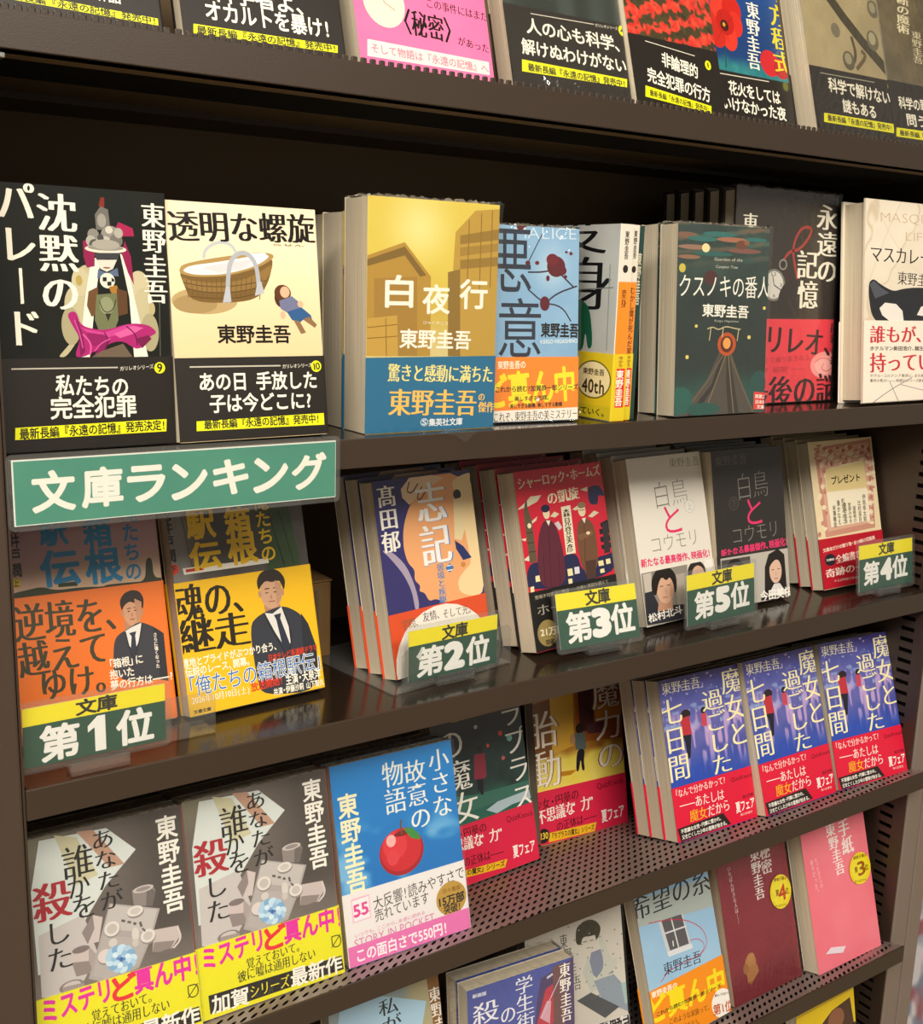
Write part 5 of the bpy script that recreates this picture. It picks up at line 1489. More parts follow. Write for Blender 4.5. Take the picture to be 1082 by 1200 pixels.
def bg_anata(U, V):
    c = mix('6d6460', '4b443f', ss(50, 100, U)+.3*fbm(U, V, 20, 3)); c = mix(c, '7e7a64', ss(45, 0, U)*ss(30, 0, V)); return mix(c, '8f8682', ss(70, 100, V)*.5)
def bg_kibou(U, V): return mix('8fb8dc', 'a4cbe6', fbm(U, V, 60, 2))
def bg_himitsu(U, V): return mix(mix('7d1c2c', '8e2636', fbm(U, V, 30, 2)), '6a1420', ss(105, 140, V)*.7)
def bg_watashi(U, V): return mix(mix('7f9298', 'a8b4b4', fbm(U, V, 30, 3)), 'b9a878', ss(62, 76, U)*.7)
def bg_yellow(U, V): return mix('e8cc1c', 'd8b414', fbm(U, V, 40, 3))
def bg_kunou(U, V): return mix('28302d', '3a4541', ss(.3, .8, vnoise(U, V*.1, 14, 3)))
BK = '1d1814'
# name: background, cover edge/spine colour, band colour
SPEC = {
 'g1': (flat('2a2521'), '1d1916', BK), 'yochimu': (flat('2a2521'), '1d1916', BK), 'himitsu_pink': (noisy('e56a9c', 'ec7cab', 40), 'e06098', None),
 'kunou': (bg_kunou, '2a2f2c', BK), 'maple': (bg_maple, '2a211c', BK), 'hanabi': (bg_hanabi, '14202c', BK), 'kinjiru': (noisy('a89a74', '8a7c5a', 30, 4), '8c8064', BK), 'kinjiru2': (noisy('6c6044', '4c432f', 20, 4), '5c5238', BK),
 'chinmoku': (noisy('12130f', '1c1f19', 40), '14120f', BK), 'tomei': (bg_tomei, 'e9d3a8', BK), 'byakuya': (bg_byakuya, 'e8d488', '17688f'), 'akui': (bg_akui, '7fa8cc', 'ee8420'),
 'kusu': (bg_kusu, '2a3c38', None), 'eien': (flat('332d28'), '2a2521', 'e23c4a'), 'masq': (bg_masq, 'e6dcc8', 'ece2d2'),
 'ue': (bg_ue, 'c49a86', 'ea7422'), 'shita': (bg_shita, '3c4438', 'ecb916'), 'shiki': (flat('37346c'), '35315f', 'd8502a'), 'holmes': (noisy('c41c34', 'd0283c', 40), 'b81c30', '1b1917'),
 'haku1': (flat('e2ddd2'), 'e0d8c8', 'dcd6cc'), 'haku2': (flat('2d2a28'), '2a2725', '2e2b29'), 'present': (flat('e6d4ac'), 'e0cfa8', 'b4182a'),
 'majo1': (bg_majo, '3a3a78', 'd8183a'), 'chiisana': (bg_chiisana, '2a6cac', 'e6e2e2'), 'laplace': (bg_laplace, '2a3532', 'd62446'), 'taidou': (bg_taidou, 'c8a030', 'd62446'),
 'anata2': (bg_anata, 'c8502c', 'e6e014'), 'kibou': (bg_kibou, 'ee8a2a', 'f0901a'), 'himitsu': (bg_himitsu, '74202c', None), 'tegami': (noisy('ea6f80', 'f08492', 50), 'e07484', None),
 'gakusei': (noisy('3a4a94', '4a58a8', 40), '34428a', None), 'woman': (noisy('d9d4cb', 'cbc6bc', 40), 'cfc9bf', 'e6e2e2'), 'watashi': (bg_watashi, '9a8458', None), 'yellow': (bg_yellow, 'd8b414', None)}
# ------------------------------------------------------------------ books
def ring(w, t, r, c):
    """plan outline of a jacketed book: fore-edge open on the left, rounded spine on the right"""
    P = [(0, 0), (w-r, 0)]+[(w-r+r*math.sin(a), r-r*math.cos(a)) for a in (.4, .8, 1.2)]+[(w, r)]
    P += [(w, t-r)]+[(w-r+r*math.cos(a), t-r+r*math.sin(a)) for a in (.4, .8, 1.2)]+[(w-r, t), (0, t)]
    r2 = max(r-c, .0002)
    Q = [(0, c), (w-r, c)]+[(w-r+r2*math.sin(a), r-r2*math.cos(a)) for a in (.4, .8, 1.2)]+[(w-c, r)]
    Q += [(w-c, t-r)]+[(w-r+r2*math.cos(a), t-r+r2*math.sin(a)) for a in (.4, .8, 1.2)]+[(w-r, t-c), (0, t-c)]
    return P, Q
def shell(w, t, z0, z1, r, c, out, inn, grow=0.0):
    P, Q = ring(w, t, r, c)
    if grow:
        g = grow; P = [(x+(g if x > w-r-1e-6 else -g if x < 1e-6 else 0), y+(-g if y < t/2 else g)) for x, y in P]
    n = len(P); V = []; F = []; C = []
    for z in (z0, z1):
        V += [(x, y, z) for x, y in P]; C += [hx(out)]*n
    for z in (z0, z1):
        V += [(x, y, z) for x, y in Q]; C += [hx(inn)]*n
    for i in range(n-1):
        F.append((i, i+1, n+i+1, n+i)); F.append((2*n+i+1, 2*n+i, 3*n+i, 3*n+i+1))
        F.append((n+i, n+i+1, 3*n+i+1, 3*n+i)); F.append((i+1, i, 2*n+i, 2*n+i+1))
    F.append((0, n, 3*n, 2*n)); F.append((n-1, 2*n-1+0, 4*n-1, 3*n-1))
    return V, F, C
def film(parent, w, t, h, g=.0011, seed=0):
    """loose shrink-wrap: crumpled thin shell, tucked over head and foot"""
    rnd = random.Random(seed); nx, nz, ny = 52, 80, 3; V = []; F = []
    W4 = [(rnd.uniform(-.5, .5), rnd.uniform(.35, 1.3), rnd.uniform(0, 6.3), rnd.choice((1, 1, .6))) for _ in range(7)]
    def crease(a, b):
        # fine folds gathered at head and foot, faint long ones between
        x, z = a*w*1000, b*h*1000; ed = max(0, 1-min(b, 1-b)/.26); f = 0
        for kz, kx, ph, am in W4: f += am*(1-abs(math.sin(kx*x*.5+kz*z*.5+ph)))**3
        return f*(.00022+.00110*ed**1.3)
    def jit(a, e): return (rnd.random()-.5)*a*(1+2.2*e)
    def grid(fn, na, nb):
        n = len(V)
        for j in range(nb+1):
            for i in range(na+1): V.append(fn(i/na, j/nb))
        for j in range(nb):
            for i in range(na): F.append((n+j*(na+1)+i, n+j*(na+1)+i+1, n+(j+1)*(na+1)+i+1, n+(j+1)*(na+1)+i))
    e = lambda b: max(0, 1-min(b, 1-b)/.12)
    grid(lambda a, b: (-g+(w+2*g)*a, -g-crease(a, b)-abs(jit(.0001, e(b))), -g*.2+(h+1.2*g)*b), nx, nz)
    grid(lambda a, b: (-g, -g+(t+2*g)*a, -g*.2+(h+1.2*g)*b), ny, nz)
    grid(lambda a, b: (-g+(w+2*g)*a, -g+(t+2*g)*b, h+g+jit(.0009, 1)), nx, ny)
    return mesh_obj('plastic_wrap', V, F, M_FILM, parent, smooth=True)
def book(key, name, label, cat, group, P, t=.015, wrap=False, hard=False, extra=None, art=None):
    x, y, z, ya, le, w, h = P; R = math.radians
    root = empty(name, (x, y, z), (-R(le), 0, R(ya))); tag(root, label, cat, group)
    bg, edge, bcol = SPEC[key]; ops = ART[art or key]
    bi = next((i for i, o in enumerate(ops) if o[0] == 'B'), None)
    cops = ops if bi is None else ops[:bi]; bops = [] if bi is None else ops[bi+1:]
    cuts = [i for i, o in enumerate(cops) if o[0] == 'C']; stickers = [(cops[i][1], cops[i+1:j]) for i, j in zip(cuts, cuts[1:]+[None])]
    if cuts: cops = cops[:cuts[0]]
    # jacket with its printed front
    c = .002 if hard else .00035; V, F, C = shell(w, t, 0, h, .0016 if not hard else .0012, c, edge, 'd8d0c0' if not hard else edge)
    cv = Canvas(w*1000-.9, h*1000, 0); cv.field(bg, .9); cv.run(cops)
    cv.emit(V, F, C, lambda u, v, d: (u, -.00002-d, h-v), 4e-6)
    cov = mesh_obj('cover', V, F, M_PRINT, root, C)
    for nm, so in stickers:
        V, F, C = [], [], []; st = Canvas(w*1000-.9, h*1000, 0); st.run(so)
        st.emit(V, F, C, lambda u, v, d: (u, -.0014-d, h-v), 6e-6); mesh_obj(nm, V, F, M_PRINT, cov, C)
    ins = .003 if hard else .0005
    MB().box((ins, c+.0001, ins if hard else .0004), (w-.002, t-c-.0001, h-(ins if hard else .0006))).build('page_block', M_PAGE, root)
    if bcol:
        vb = ops[bi][1]; zt = h-vb/1000
        V, F, C = shell(w, t, .0006, zt, .0016, .0006, bcol, bcol, .0006)
        bv = Canvas(w*1000-.6, h*1000-.6, vb); bv.run(bops)
        bv.emit(V, F, C, lambda u, v, d: (u, -.00064-d, h-v), 5e-6)
        mesh_obj('paper_band', V, F, M_BAND, root, C)
    if wrap: film(root, w, t, h, seed=len(key)*7+int(x*1000))
    return root
def dup(root, off, label, group=None, drop=(), dyaw=0.0):
    """copy of a book and of each of its parts, moved by off in the book's own axes"""
    r = root.copy(); COL.objects.link(r); m = root.rotation_euler.to_matrix()
    r.location = root.location+m@Vector(off); r['label'] = label
    r.rotation_euler.z += math.radians(dyaw)
    if group: r['group'] = group
    for ch in root.children:
        if ch.name.split('.')[0] in drop: continue
        q = ch.copy(); COL.objects.link(q); q.parent = r
        for g in ch.children:
            e = g.copy(); COL.objects.link(e); e.parent = q
    return r
def behind(root, t, labels, gap=.0016, flat_row=False, dx=0.0, group=None, dz=None, drop=()):
    le = -root.rotation_euler.x; out = []
    for k, lb in enumerate(labels):
        s = (t+gap)*(k+1)
        # on a flat deck every book stands on its own tail edge: slide up along the slant to stay level
        up = s*math.tan(le) if flat_row else 0
        out.append(dup(root, (dx*(k+1), s, up), lb, group, drop))
    return out
# ------------------------------------------------------------------ the bookcase
X0, X1 = .105, 1.0065
case = empty('bookcase', (X0, 0, -1.25)); tag(case, 'dark brown steel bookcase with five book-laden shelves filling the picture', 'bookcase')
def part(mb, name, m, parent=case):
    o = mb.build(name, m); o.parent = parent
    o.matrix_parent_inverse = parent.matrix_world.inverted() if False else o.matrix_parent_inverse
    o.location = tuple(-a for a in world_of(parent)) if parent else (0, 0, 0)
    return o
def world_of(o):
    v = Vector(o.location); p = o.parent
    while p: v = v+Vector(p.location); p = p.parent
    return v
DEPTH = .215
part(MB().box((X0-.02, DEPTH, -1.25), (X1+.02, DEPTH+.01, .75)), 'back_panel', M_DARK)
def slotted(x0, x1, name, inner):
    mb = MB(); ya, yb, yc, yd = .0, .014, .030, DEPTH
    mb.box((x0, ya, -1.25), (x1, yb, .75)); mb.box((x0, yc, -1.25), (x1, yd, .75))
    z = -1.25; p = .0118
    while z < .74:
        mb.box((x0, yb, z), (x1, yc, z+p-.0046)); z += p
    bk = MB().box((x0+(.004 if inner > 0 else -.010), yb-.002, -1.25), (x1+(.010 if inner > 0 else -.004), yc+.002, .75))  # black box added so the slots look as dark as shade
    o = part(mb, name, M_METAL); b = part(bk, 'slot_shade', M_PIT); return o
slotted(X1-.0025, X1-.0010, 'side_panel', 1)
slotted(X0-.0002, X0+.0012, 'side_panel', -1)
for xa, xb, m in ((X1, X1+.0265, M_POST2), (X0-.026, X0-.0005, M_POST)):
    part(MB().box((xa, -.001, -1.25), (xb, .0125, .75), .0015).box((xa+(.012 if xa > .5 else 0), .0125, -1.25), (xb-(0 if xa > .5 else .012), .30, .75)), 'upright_post', m)
LIP = {1: (.23990, .22032), 2: (.00563, -.01378), 3: (-.19052, -.2097), 4: (-.38208, -.40069), 5: (-.58825, -.6070), 6: (-.794, -.813)}
S = .332
def deck(zt, zb):
    b = empty('shelf', (X0, 0, zt)); b.parent = case; b.location = Vector((X0, 0, zt))-Vector(case.location)
    part(MB().box((X0+.002, 0, zb), (X1-.003, DEPTH-.001, zt-.0002), .0008), 'deck_board', M_DECK, b)
    part(MB().box((X0+.0015, -.0012, zb-.0003), (X1-.0025, .0012, zt), .0005), 'front_lip', M_METAL, b)
    return b
def tray(zt, zb, yl, slope=S, y1=.21):
    b = empty('shelf', (0, 0, 0)); b.parent = case; b.location = Vector((X0, yl, zt))-Vector(case.location)
    part(MB().box((X0+.0015, yl-.0012, zb), (X1-.0025, yl+.0012, zt), .0005), 'front_lip', M_METAL, b)
    part(MB().sweep([(yl, zb), (yl+.014, zb), (yl+.014, zb+.0012), (yl, zb+.0012)], X0+.0015, X1-.0025), 'lip_return', M_METAL, b)
    L = (y1-yl)/math.cos(math.atan(slope))
    w = X1-X0-.005; nx = 2
    o = mesh_obj('punched_tray', [(0, 0, 0), (w, 0, 0), (w, L, 0), (0, L, 0)], [(0, 1, 2, 3)], M_PERF, b)
    o.location = (X0+.0025-X0, 0.0012, -.0004); o.rotation_euler = (-math.atan(slope), 0, 0)
    part(MB().sweep([(yl+.002, zt-.0105), (y1, zt-.0105-slope*(y1-yl)), (y1, zt-.0115-slope*(y1-yl)), (yl+.002, zt-.0115)], X0+.0025, X1-.0035), 'under_tray_shade', M_PIT, b)  # black sheet added under the mesh, painting the shade in its holes
    return b
b1 = tray(*LIP[1], 0.0, .29, .05)
part(MB().box((X0+.002, .05, LIP[1][1]), (X1-.003, .15, LIP[1][1]+.002)).box((X0+.002, .002, LIP[1][1]), (X1-.003, .05, LIP[1][1]+.0015)), 'shelf_underside', M_DARK, b1)
part(MB().box((X0+.002, .15, LIP[1][1]-.004), (X1-.003, DEPTH, LIP[1][1]+.002)), 'rear_rail', M_METAL, b1)
# serrated front edge of the punched tray standing just above the lip
mb = MB(); x = X0+.004
while x < X1-.006:
    mb.box((x, .0014, LIP[1][0]-.002), (x+.0044, .0032, LIP[1][0]+.0034), .0009); x += .0066
part(mb, 'tray_edge', M_METAL, b1)
deck(*LIP[2]); deck(*LIP[3])
tray(*LIP[4], -.0196); tray(*LIP[5], -.0174); tray(*LIP[6], -.0174)
# neighbouring bay on the right
nb = empty('bookcase', (X1+.028, 0, -1.25)); tag(nb, 'edge of the next bookcase past the right upright', 'bookcase')
part(MB().box((X1+.028, -.001, -1.25), (X1+.052, .30, .75), .0015), 'upright_post', M_POST2, nb)
part(MB().box((X1+.052, DEPTH, -1.25), (X1+.45, DEPTH+.01, .75)), 'back_panel', M_DARK, nb)
part(MB().box((X1+.053, -.010, -.79), (X1+.45, .25, -.775), .001), 'shelf', M_METAL, nb)
for i, (xx, col, lb) in enumerate(((X1+.0545, 'b8b4bc', 'pale film-wrapped magazine at the right edge, nearest the upright'), (X1+.066, '5d4a58', 'darker film-wrapped magazine behind the pale one at the right edge'))):
    m = empty('magazine', (xx, .004+.022*i, -.7745), (math.radians(-6), 0, math.radians(-3))); tag(m, lb, 'magazine', 'magazines in the next bookcase')
    V, F, C = [], [], []
    cv = Canvas(180, 240); cv.field((lambda U, V, i=i: mix(mix('c9c8d0', '6d7f98', ss(.4, .7, vnoise(U, V*.6, 12, 3+i))), '8c4a5c', ss(.6, .8, vnoise(U, V, 26, 9+i)))), 3)
    cv.emit(V, F, C, lambda u, v, d: (u, -.0001-d, .24-v), 4e-6)
    bx = [(0, 0, 0), (.18, 0, 0), (.18, .006, 0), (0, .006, 0), (0, 0, .24), (.18, 0, .24), (.18, .006, .24), (0, .006, .24)]; n = len(V)
    V += bx; C += [hx(col)]*8; F += [tuple(k+n for k in f) for f in ((0, 1, 5, 4), (1, 2, 6, 5), (2, 3, 7, 6), (3, 0, 4, 7), (4, 5, 6, 7), (0, 3, 2, 1))]
    mesh_obj('cover', V, F, M_PRINT, m, C); film(m, .18, .006, .24, .0016, 40+i)
# the aisle floor that throws light back up
fl = MB().box((-2.5, -4.5, -1.30), (3.5, .6, -1.25)).build('floor', mat('pale_floor_tiles', 'b9a98e', .3)); fl['kind'] = 'structure'
ce = MB().box((-2.5, -4.5, 2.0), (3.5, .6, 2.05)).build('ceiling', mat('pale_ceiling_board', 'cfc8bb', .7)); ce['kind'] = 'structure'
wb = MB().box((-2.5, .5, -1.25), (3.5, .6, 2.0)).build('wall_back', mat('painted_wall', '8a8072', .7)); wb['kind'] = 'structure'
# steel label clip under the top shelf
cl = empty('label_clip', (.099, -.004, .2185)); tag(cl, 'small silver steel clip under the left end of the top shelf', 'clip')
MB().box((0, -.004, -.004), (.0155, .004, -.0015), .0005).box((0, -.004, -.011), (.0125, -.0022, -.003), .0005).build('plate', M_SILVER, cl)
MB().box((.0, -.0022, -.0105), (.0105, .0045, -.0088), .0005).build('hook', M_SILVER, cl)
# ------------------------------------------------------------------ top row
POS = PLACE
T = 'paperbacks on the top shelf'
def B(key, name, label, group, t=.015, **k):
    p = list(POS[k.pop('pos', key)])
    if p[2] > .2: p[2] += .0006
    return book(key, name, label, 'book', group, p, t, **k)
B('g1', 'paperback_book', 'black-banded paperback at the left end of the top shelf', T)
B('yochimu', 'paperback_book', 'black-banded top-shelf paperback with white headline ending in an exclamation mark', T, t=.012)
B('himitsu_pink', 'paperback_book', 'bright pink paperback with a pale clock face on the top shelf', T, t=.019)
B('kunou', 'paperback_book', 'dark grey film-wrapped paperback right of the pink one on the top shelf', T, t=.017, wrap=True)
B('maple', 'paperback_book', 'paperback with red maple leaves above its black band', T, t=.012)
B('hanabi', 'paperback_book', 'paperback with red flowers on blue above its black band', T, t=.012)
B('kinjiru', 'paperback_book', 'tan paperback with a dark club and droplets on its cover', T, t=.021, wrap=True)
B('kinjiru2', 'paperback_book', 'olive film-wrapped paperback at the right end of the top shelf', T, wrap=True)
# ------------------------------------------------------------------ second row
T = 'books on the second shelf'
B('chinmoku', 'paperback_book', 'black paperback with a masked carnival figure in magenta drapery', T, t=.016)
B('tomei', 'paperback_book', 'cream paperback with a baby basket and a rag doll', T, t=.014)
by = B('byakuya', 'paperback_book', 'thick yellow paperback with a blue band and white title, foremost of its stack', T, t=.032, wrap=True)
sh = dup(by, (0, .0340, 0), 'shorter page block directly behind the thick yellow paperback', T, ('plastic_wrap',)); sh.scale = (1, .95, .945)
sh = dup(by, (0, .0655, 0), 'rearmost page block behind the thick yellow paperback', T, ('plastic_wrap',)); sh.scale = (1, .95, .940)
B('akui', 'paperback_book', 'light blue blood-spattered paperback with an orange band', T, t=.014, wrap=True)
# two volumes standing spine out
def spine_book(x, y, t, label, spine_ops, front_ops, top, mid, low, w=.105, h=.149, band=True):
    r = empty('paperback_book', (x, y+w, .0058), (0, 0, -math.pi/2)); tag(r, label, 'book', T)
    V, F, C = shell(w, t, 0, h, .0008, .00035, top, 'd8d0c0')
    fc = Canvas(w*1000-.5, h*1000); fc.field(lambda U, Vv: mix('c2c4c0', 'a9aba8', fbm(U, Vv, 40, 3)), 2); fc.run(front_ops)
    fc.emit(V, F, C, lambda u, v, d: (u, -.00002-d, h-v), 4e-6)
    sp = Canvas(t*1000-1.2, h*1000); sp.field(lambda U, Vv: np.where((Vv > 42)[..., None], hx(mid), hx(top)), 1); sp.run(spine_ops)
    sp.emit(V, F, C, lambda u, v, d: (w+.00002+d, u+.0006, h-v), 4e-6)
    mesh_obj('cover', V, F, M_PRINT, r, C)
    MB().box((.0005, .0005, .0004), (w-.001, t-.0005, h-.0006)).build('page_block', M_PAGE, r)
    if band:
        V, F, C = shell(w, t, .0006, .052, .0008, .0006, low, low, .0005)
        sb = Canvas(t*1000-1.2, h*1000, h*1000-52); sb.run([('P', [(t*1000*.18, 108), (t*1000*.82, 108), (t*1000*.82, 138), (t*1000*.18, 138)], 'd82a30'), ('T', '東野圭吾', t*500-.6, 109, t*500-.6, 137, t*560, 'f4ead8', 'b'), ('T', '今から', t*500-.6, 98.5, t*500-.6, 107, t*360, 'a0302a', 'b')])
        sb.emit(V, F, C, lambda u, v, d: (w+.00056+d, u+.0006, h-v), 5e-6)
        fb = Canvas(w*1000-.5, h*1000-.6, h*1000-52); fb.run([('E', 83, 118, 21, 15, '6b6414'), ('E', 83, 118, 19.5, 13.8, 'e8dca8'), ('T', '東野圭吾', 70, 112, 96, 112, 5, '3a3010', 'b'), ('T', '40th', 70, 123, 97, 123, 11, '3a3010', 'b'), ('T', 'あなたに', 20, 103, 62, 103, 6, '3a3010', 'b'), ('T', '読む', 5, 122, 55, 122, 22, '3a3010', 'B'), ('P', [(0, 138), (104, 138), (104, 148), (0, 148)], 'c8b820'), ('T', 'すべてが変わっていく。', 10, 143, 100, 143, 6, '2a2410', 'b')])
        fb.emit(V, F, C, lambda u, v, d: (u, -.00054-d, h-v), 5e-6)
        mesh_obj('paper_band', V, F, M_BAND, r, C)
    return r
spine_book(.5507, .0030, .0135, 'spine-out paperback with orange spine and coat-hanger cover beside the blue one', [('T', '東野圭吾', 6, 5, 6, 26, 4.2, '2a2420', 'b'), ('E', 6, 33, 2.6, 3, '2a2420'), ('T', '変身', 6, 48, 6, 62, 5.5, '5a3410', 'M')],
 [('T', '変身', 55, -20, 72, 66, 62, '17181a', 'm'), ('L', [(95, 30), (96, 95)], 1.2, '8d9490'), ('L', [(50, 50), (100, 47)], .8, '6d7470'), ('P', [(48, 62), (60, 56), (74, 62), (80, 92), (74, 96), (70, 80), (68, 98), (50, 98), (48, 82), (42, 94), (38, 90)], '1c5a40'), ('L', [(60, 57), (58, 97)], 1.2, '123a2a'), ('L', [(60, 56), (62, 50)], 1, '4a4a48')], 'ddd6c8', 'ea8a26', 'd8c020')
spine_book(.5650, .0066, .0085, 'thinner spine-out paperback with an orange spine, second from the blue one', [('T', '東野圭吾', 3.6, 4, 3.6, 25, 3.4, '2a2420', 'b'), ('E', 3.6, 33, 2.2, 2.6, '2a2420'), ('T', 'むかし僕が死んだ家', 3.6, 46, 3.6, 98, 5, '7a3a10', 'b')], [], 'ddd6c8', 'ea8a26', 'd8c020')
spine_book(.5742, .0100, .0075, 'spine-out paperback with a dark green spine next to the grey page blocks', [('T', '東野圭吾', 3, 20, 3, 60, 4, 'c8c0a8', 'b')], [], '24403a', '24403a', '24403a', band=False)
ks = B('kusu', 'paperback_book', 'dark teal film-wrapped paperback with a tree and white title', T, t=.0205, wrap=True)
behind(ks, .0205, ['page block directly behind the dark teal film-wrapped paperback'], .0012, True, -.001, drop=('plastic_wrap',))
ei = B('eien', 'hardcover_book', 'tall charcoal hardcover with a pocket watch and a red band, foremost of its row', T, t=.0172, hard=True, wrap=True)
behind(ei, .0172, ['first hardcover behind the tall charcoal watch hardcover', 'second hardcover behind the tall charcoal watch hardcover', 'third hardcover behind the tall charcoal watch hardcover', 'rearmost hardcover behind the tall charcoal watch hardcover'], .0014, True, drop=('plastic_wrap',))
B('masq', 'hardcover_book', 'pale marbled hardcover with a black eye mask, cut by the right edge', T, t=.0262, hard=True)
# film tail sticking out below the yellow book
V = [(.388, -.0035, .0062), (.400, -.0042, .0048), (.409, -.006, -.0008), (.415, -.0045, .0030), (.4215, -.0035, .0062), (.405, -.0025, .0066), (.405, .012, .0062)]
o = mesh_obj('plastic_wrap_tail', V, [(0, 1, 5), (1, 2, 5), (2, 3, 5), (3, 4, 5), (0, 5, 6), (5, 4, 6)], M_FILM)
bpy.context.view_layer.update()
o.parent = by; o.matrix_parent_inverse = by.matrix_world.inverted()
# ------------------------------------------------------------------ third row
T = 'ranked paperbacks on the third shelf'
B('ue', 'paperback_book', 'orange-banded paperback with a mauve cover behind the card numbered one', T)
B('shita', 'paperback_book', 'yellow-banded paperback with a suited man, right of the orange one', T)
s = B('shiki', 'paperback_book', 'navy and peach paperback with an orange band behind the card numbered two', T, t=.0150)
behind(s, .0150, ['middle copy right behind the navy and peach paperback', 'rearmost copy behind the navy and peach paperback'], .0012, True, -.0005)
s = B('holmes', 'paperback_book', 'red paperback with two coated men behind the card numbered three', T, t=.0195)
behind(s, .0195, ['middle copy right behind the red paperback with coated men', 'third copy behind the red paperback with coated men', 'rearmost copy behind the red paperback with coated men'], .0012, True, -.001)
s = B('haku1', 'paperback_book', 'white paperback with thin grey title and a portrait band', T, t=.0165)
behind(s, .0165, ['middle copy right behind the white paperback', 'third copy behind the white paperback', 'rearmost copy behind the white paperback'], .0010, True)
s = B('haku2', 'paperback_book', 'black paperback with thin grey title behind the card numbered five', T, t=.0150)
behind(s, .0150, ['middle copy right behind the black thin-titled paperback', 'third copy behind the black thin-titled paperback', 'rearmost copy behind the black thin-titled paperback'], .0010, True)
s = B('present', 'paperback_book', 'cream paperback with ornate pink border behind the card numbered four', T, t=.0142)
behind(s, .0142, ['middle copy right behind the cream ornate paperback', 'third copy behind the cream ornate paperback', 'rearmost copy behind the cream ornate paperback'], .0008, True)
# ------------------------------------------------------------------ fourth row
T = 'paperbacks on the fourth shelf'
s = B('anata2', 'paperback_book', 'grey table-setting paperback with a yellow band, beside the blue apple one', T, t=.020, wrap=True)
behind(s, .020, ['copy hidden behind the table-setting paperback beside the apple one'], .0025)
a1 = dup(s, (0, 0, 0), 'grey table-setting paperback with a yellow band against the left upright', T)
q = POS['anata1']; a1.location = q[:3]; a1.rotation_euler = (-math.radians(q[4]), 0, math.radians(q[3])); a1.scale = (.965, 1, 1.0)
behind(a1, .020, ['copy hidden behind the table-setting paperback at the left upright'], .0025)
s = B('chiisana', 'paperback_book', 'bright blue paperback with a red apple and white band', T, t=.0135, wrap=True)
behind(s, .0135, ['second copy right behind the blue apple paperback', 'third copy behind the blue apple paperback'], .0026)
B('laplace', 'paperback_book', 'dark green night-street paperback with a red band, half behind the apple one', T)
B('taidou', 'paperback_book', 'yellow street-scene paperback with a walking figure and a red band', T)
m1 = B('majo1', 'paperback_book', 'left of the three blue-violet red-banded paperbacks', T, t=.0178)
behind(m1, .0178, ['middle copy behind the left blue-violet paperback', 'rearmost copy behind the left blue-violet paperback'], .0010, dx=-.0006)
def like(root, key, label):
    r = dup(root, (0, 0, 0), label, T); q = POS[key]
    r.location = q[:3]; r.rotation_euler = (-math.radians(q[4]), 0, math.radians(q[3])); return r
m2 = like(m1, 'majo2', 'middle of the three blue-violet red-banded paperbacks')
behind(m2, .0178, ['middle copy behind the middle blue-violet paperback', 'rearmost copy behind the middle blue-violet paperback'], .0010)
m3 = like(m1, 'majo3', 'right of the three blue-violet red-banded paperbacks')
behind(m3, .0178, ['copy behind the right blue-violet paperback'], .0010)
# ------------------------------------------------------------------ fifth and sixth rows
T = 'paperbacks on the fifth shelf'
B('watashi', 'paperback_book', 'silvery blue paperback with a brown strip at the bottom left of the fifth shelf', T, t=.018)
s = B('gakusei', 'paperback_book', 'royal blue paperback with thick pages, foremost of its pair', T, t=.0160, wrap=True)
behind(s, .0160, ['copy right behind the royal blue paperback'], .0030)
B('woman', 'paperback_book', 'pale paperback with a bob-haired figure in blue', T, wrap=True)
B('kibou', 'paperback_book', 'light blue paperback with a window and an orange band', T)
B('himitsu', 'paperback_book', 'dark red paperback with a small bear and a yellow seal', T, wrap=True)
B('tegami', 'paperback_book', 'plain pink paperback with a yellow seal at the right of the fifth shelf', T, t=.020)
ART['yellow'] = YELLOW
B('yellow', 'paperback_book', 'yellow paperback with a brown figure on the lowest visible shelf', 'paperbacks on the lowest visible shelf', t=.014)
# ------------------------------------------------------------------ signs
def card(name, label, cat, P, face, group=None, margin=.0036, foot=True, rad=.004):
    x, y, z, ya, le, w, h = P; R = math.radians
    root = empty(name, (x, y, z), (-R(le), 0, R(ya))); tag(root, label, cat, group)
    V = [(0, 0, 0), (w, 0, 0), (w, .0004, 0), (0, .0004, 0), (0, 0, h), (w, 0, h), (w, .0004, h), (0, .0004, h)]
    F = [(0, 1, 5, 4), (1, 2, 6, 5), (2, 3, 7, 6), (3, 0, 4, 7), (4, 5, 6, 7), (0, 3, 2, 1)]; C = [hx('e8e4da')]*8
    cv = Canvas(w*1000, h*1000); face(cv)
    cv.emit(V, F, C, lambda u, v, d: (u, -.00002-d, h-v), 1e-5)
    mesh_obj('printed_card', V, F, M_SIGN, root, C)
    m = margin; pts = []
    for cx, cz, a0 in ((w+m-rad, h+m-rad, 0), (-m+rad, h+m-rad, 90), (-m+rad, -m+rad, 180), (w+m-rad, -m+rad, 270)):
        for k in range(5):
            a = R(a0+k*22.5); pts.append((cx+rad*math.cos(a), cz+rad*math.sin(a)))
    MB().prism(pts, -.0010, -.0007).prism(pts, .0008, .0012).build('clear_sleeve', M_FILM2, root)
    if foot:
        # small clear block the sleeve is slotted into
        f = MB().box((w*.30, -.004, 0), (w*.72, .010, .0030), .0006).box((w*.30, -.0035, .0025), (w*.72, -.0016, .008), .0004).box((w*.30, .0016, .0025), (w*.72, .0035, .008), .0004).build('clear_foot', M_ACRYL, root)
        f.rotation_euler = (R(le), 0, 0); f.location = (0, 0, -(z+.19052)/math.cos(R(le))+.0002)
    return root
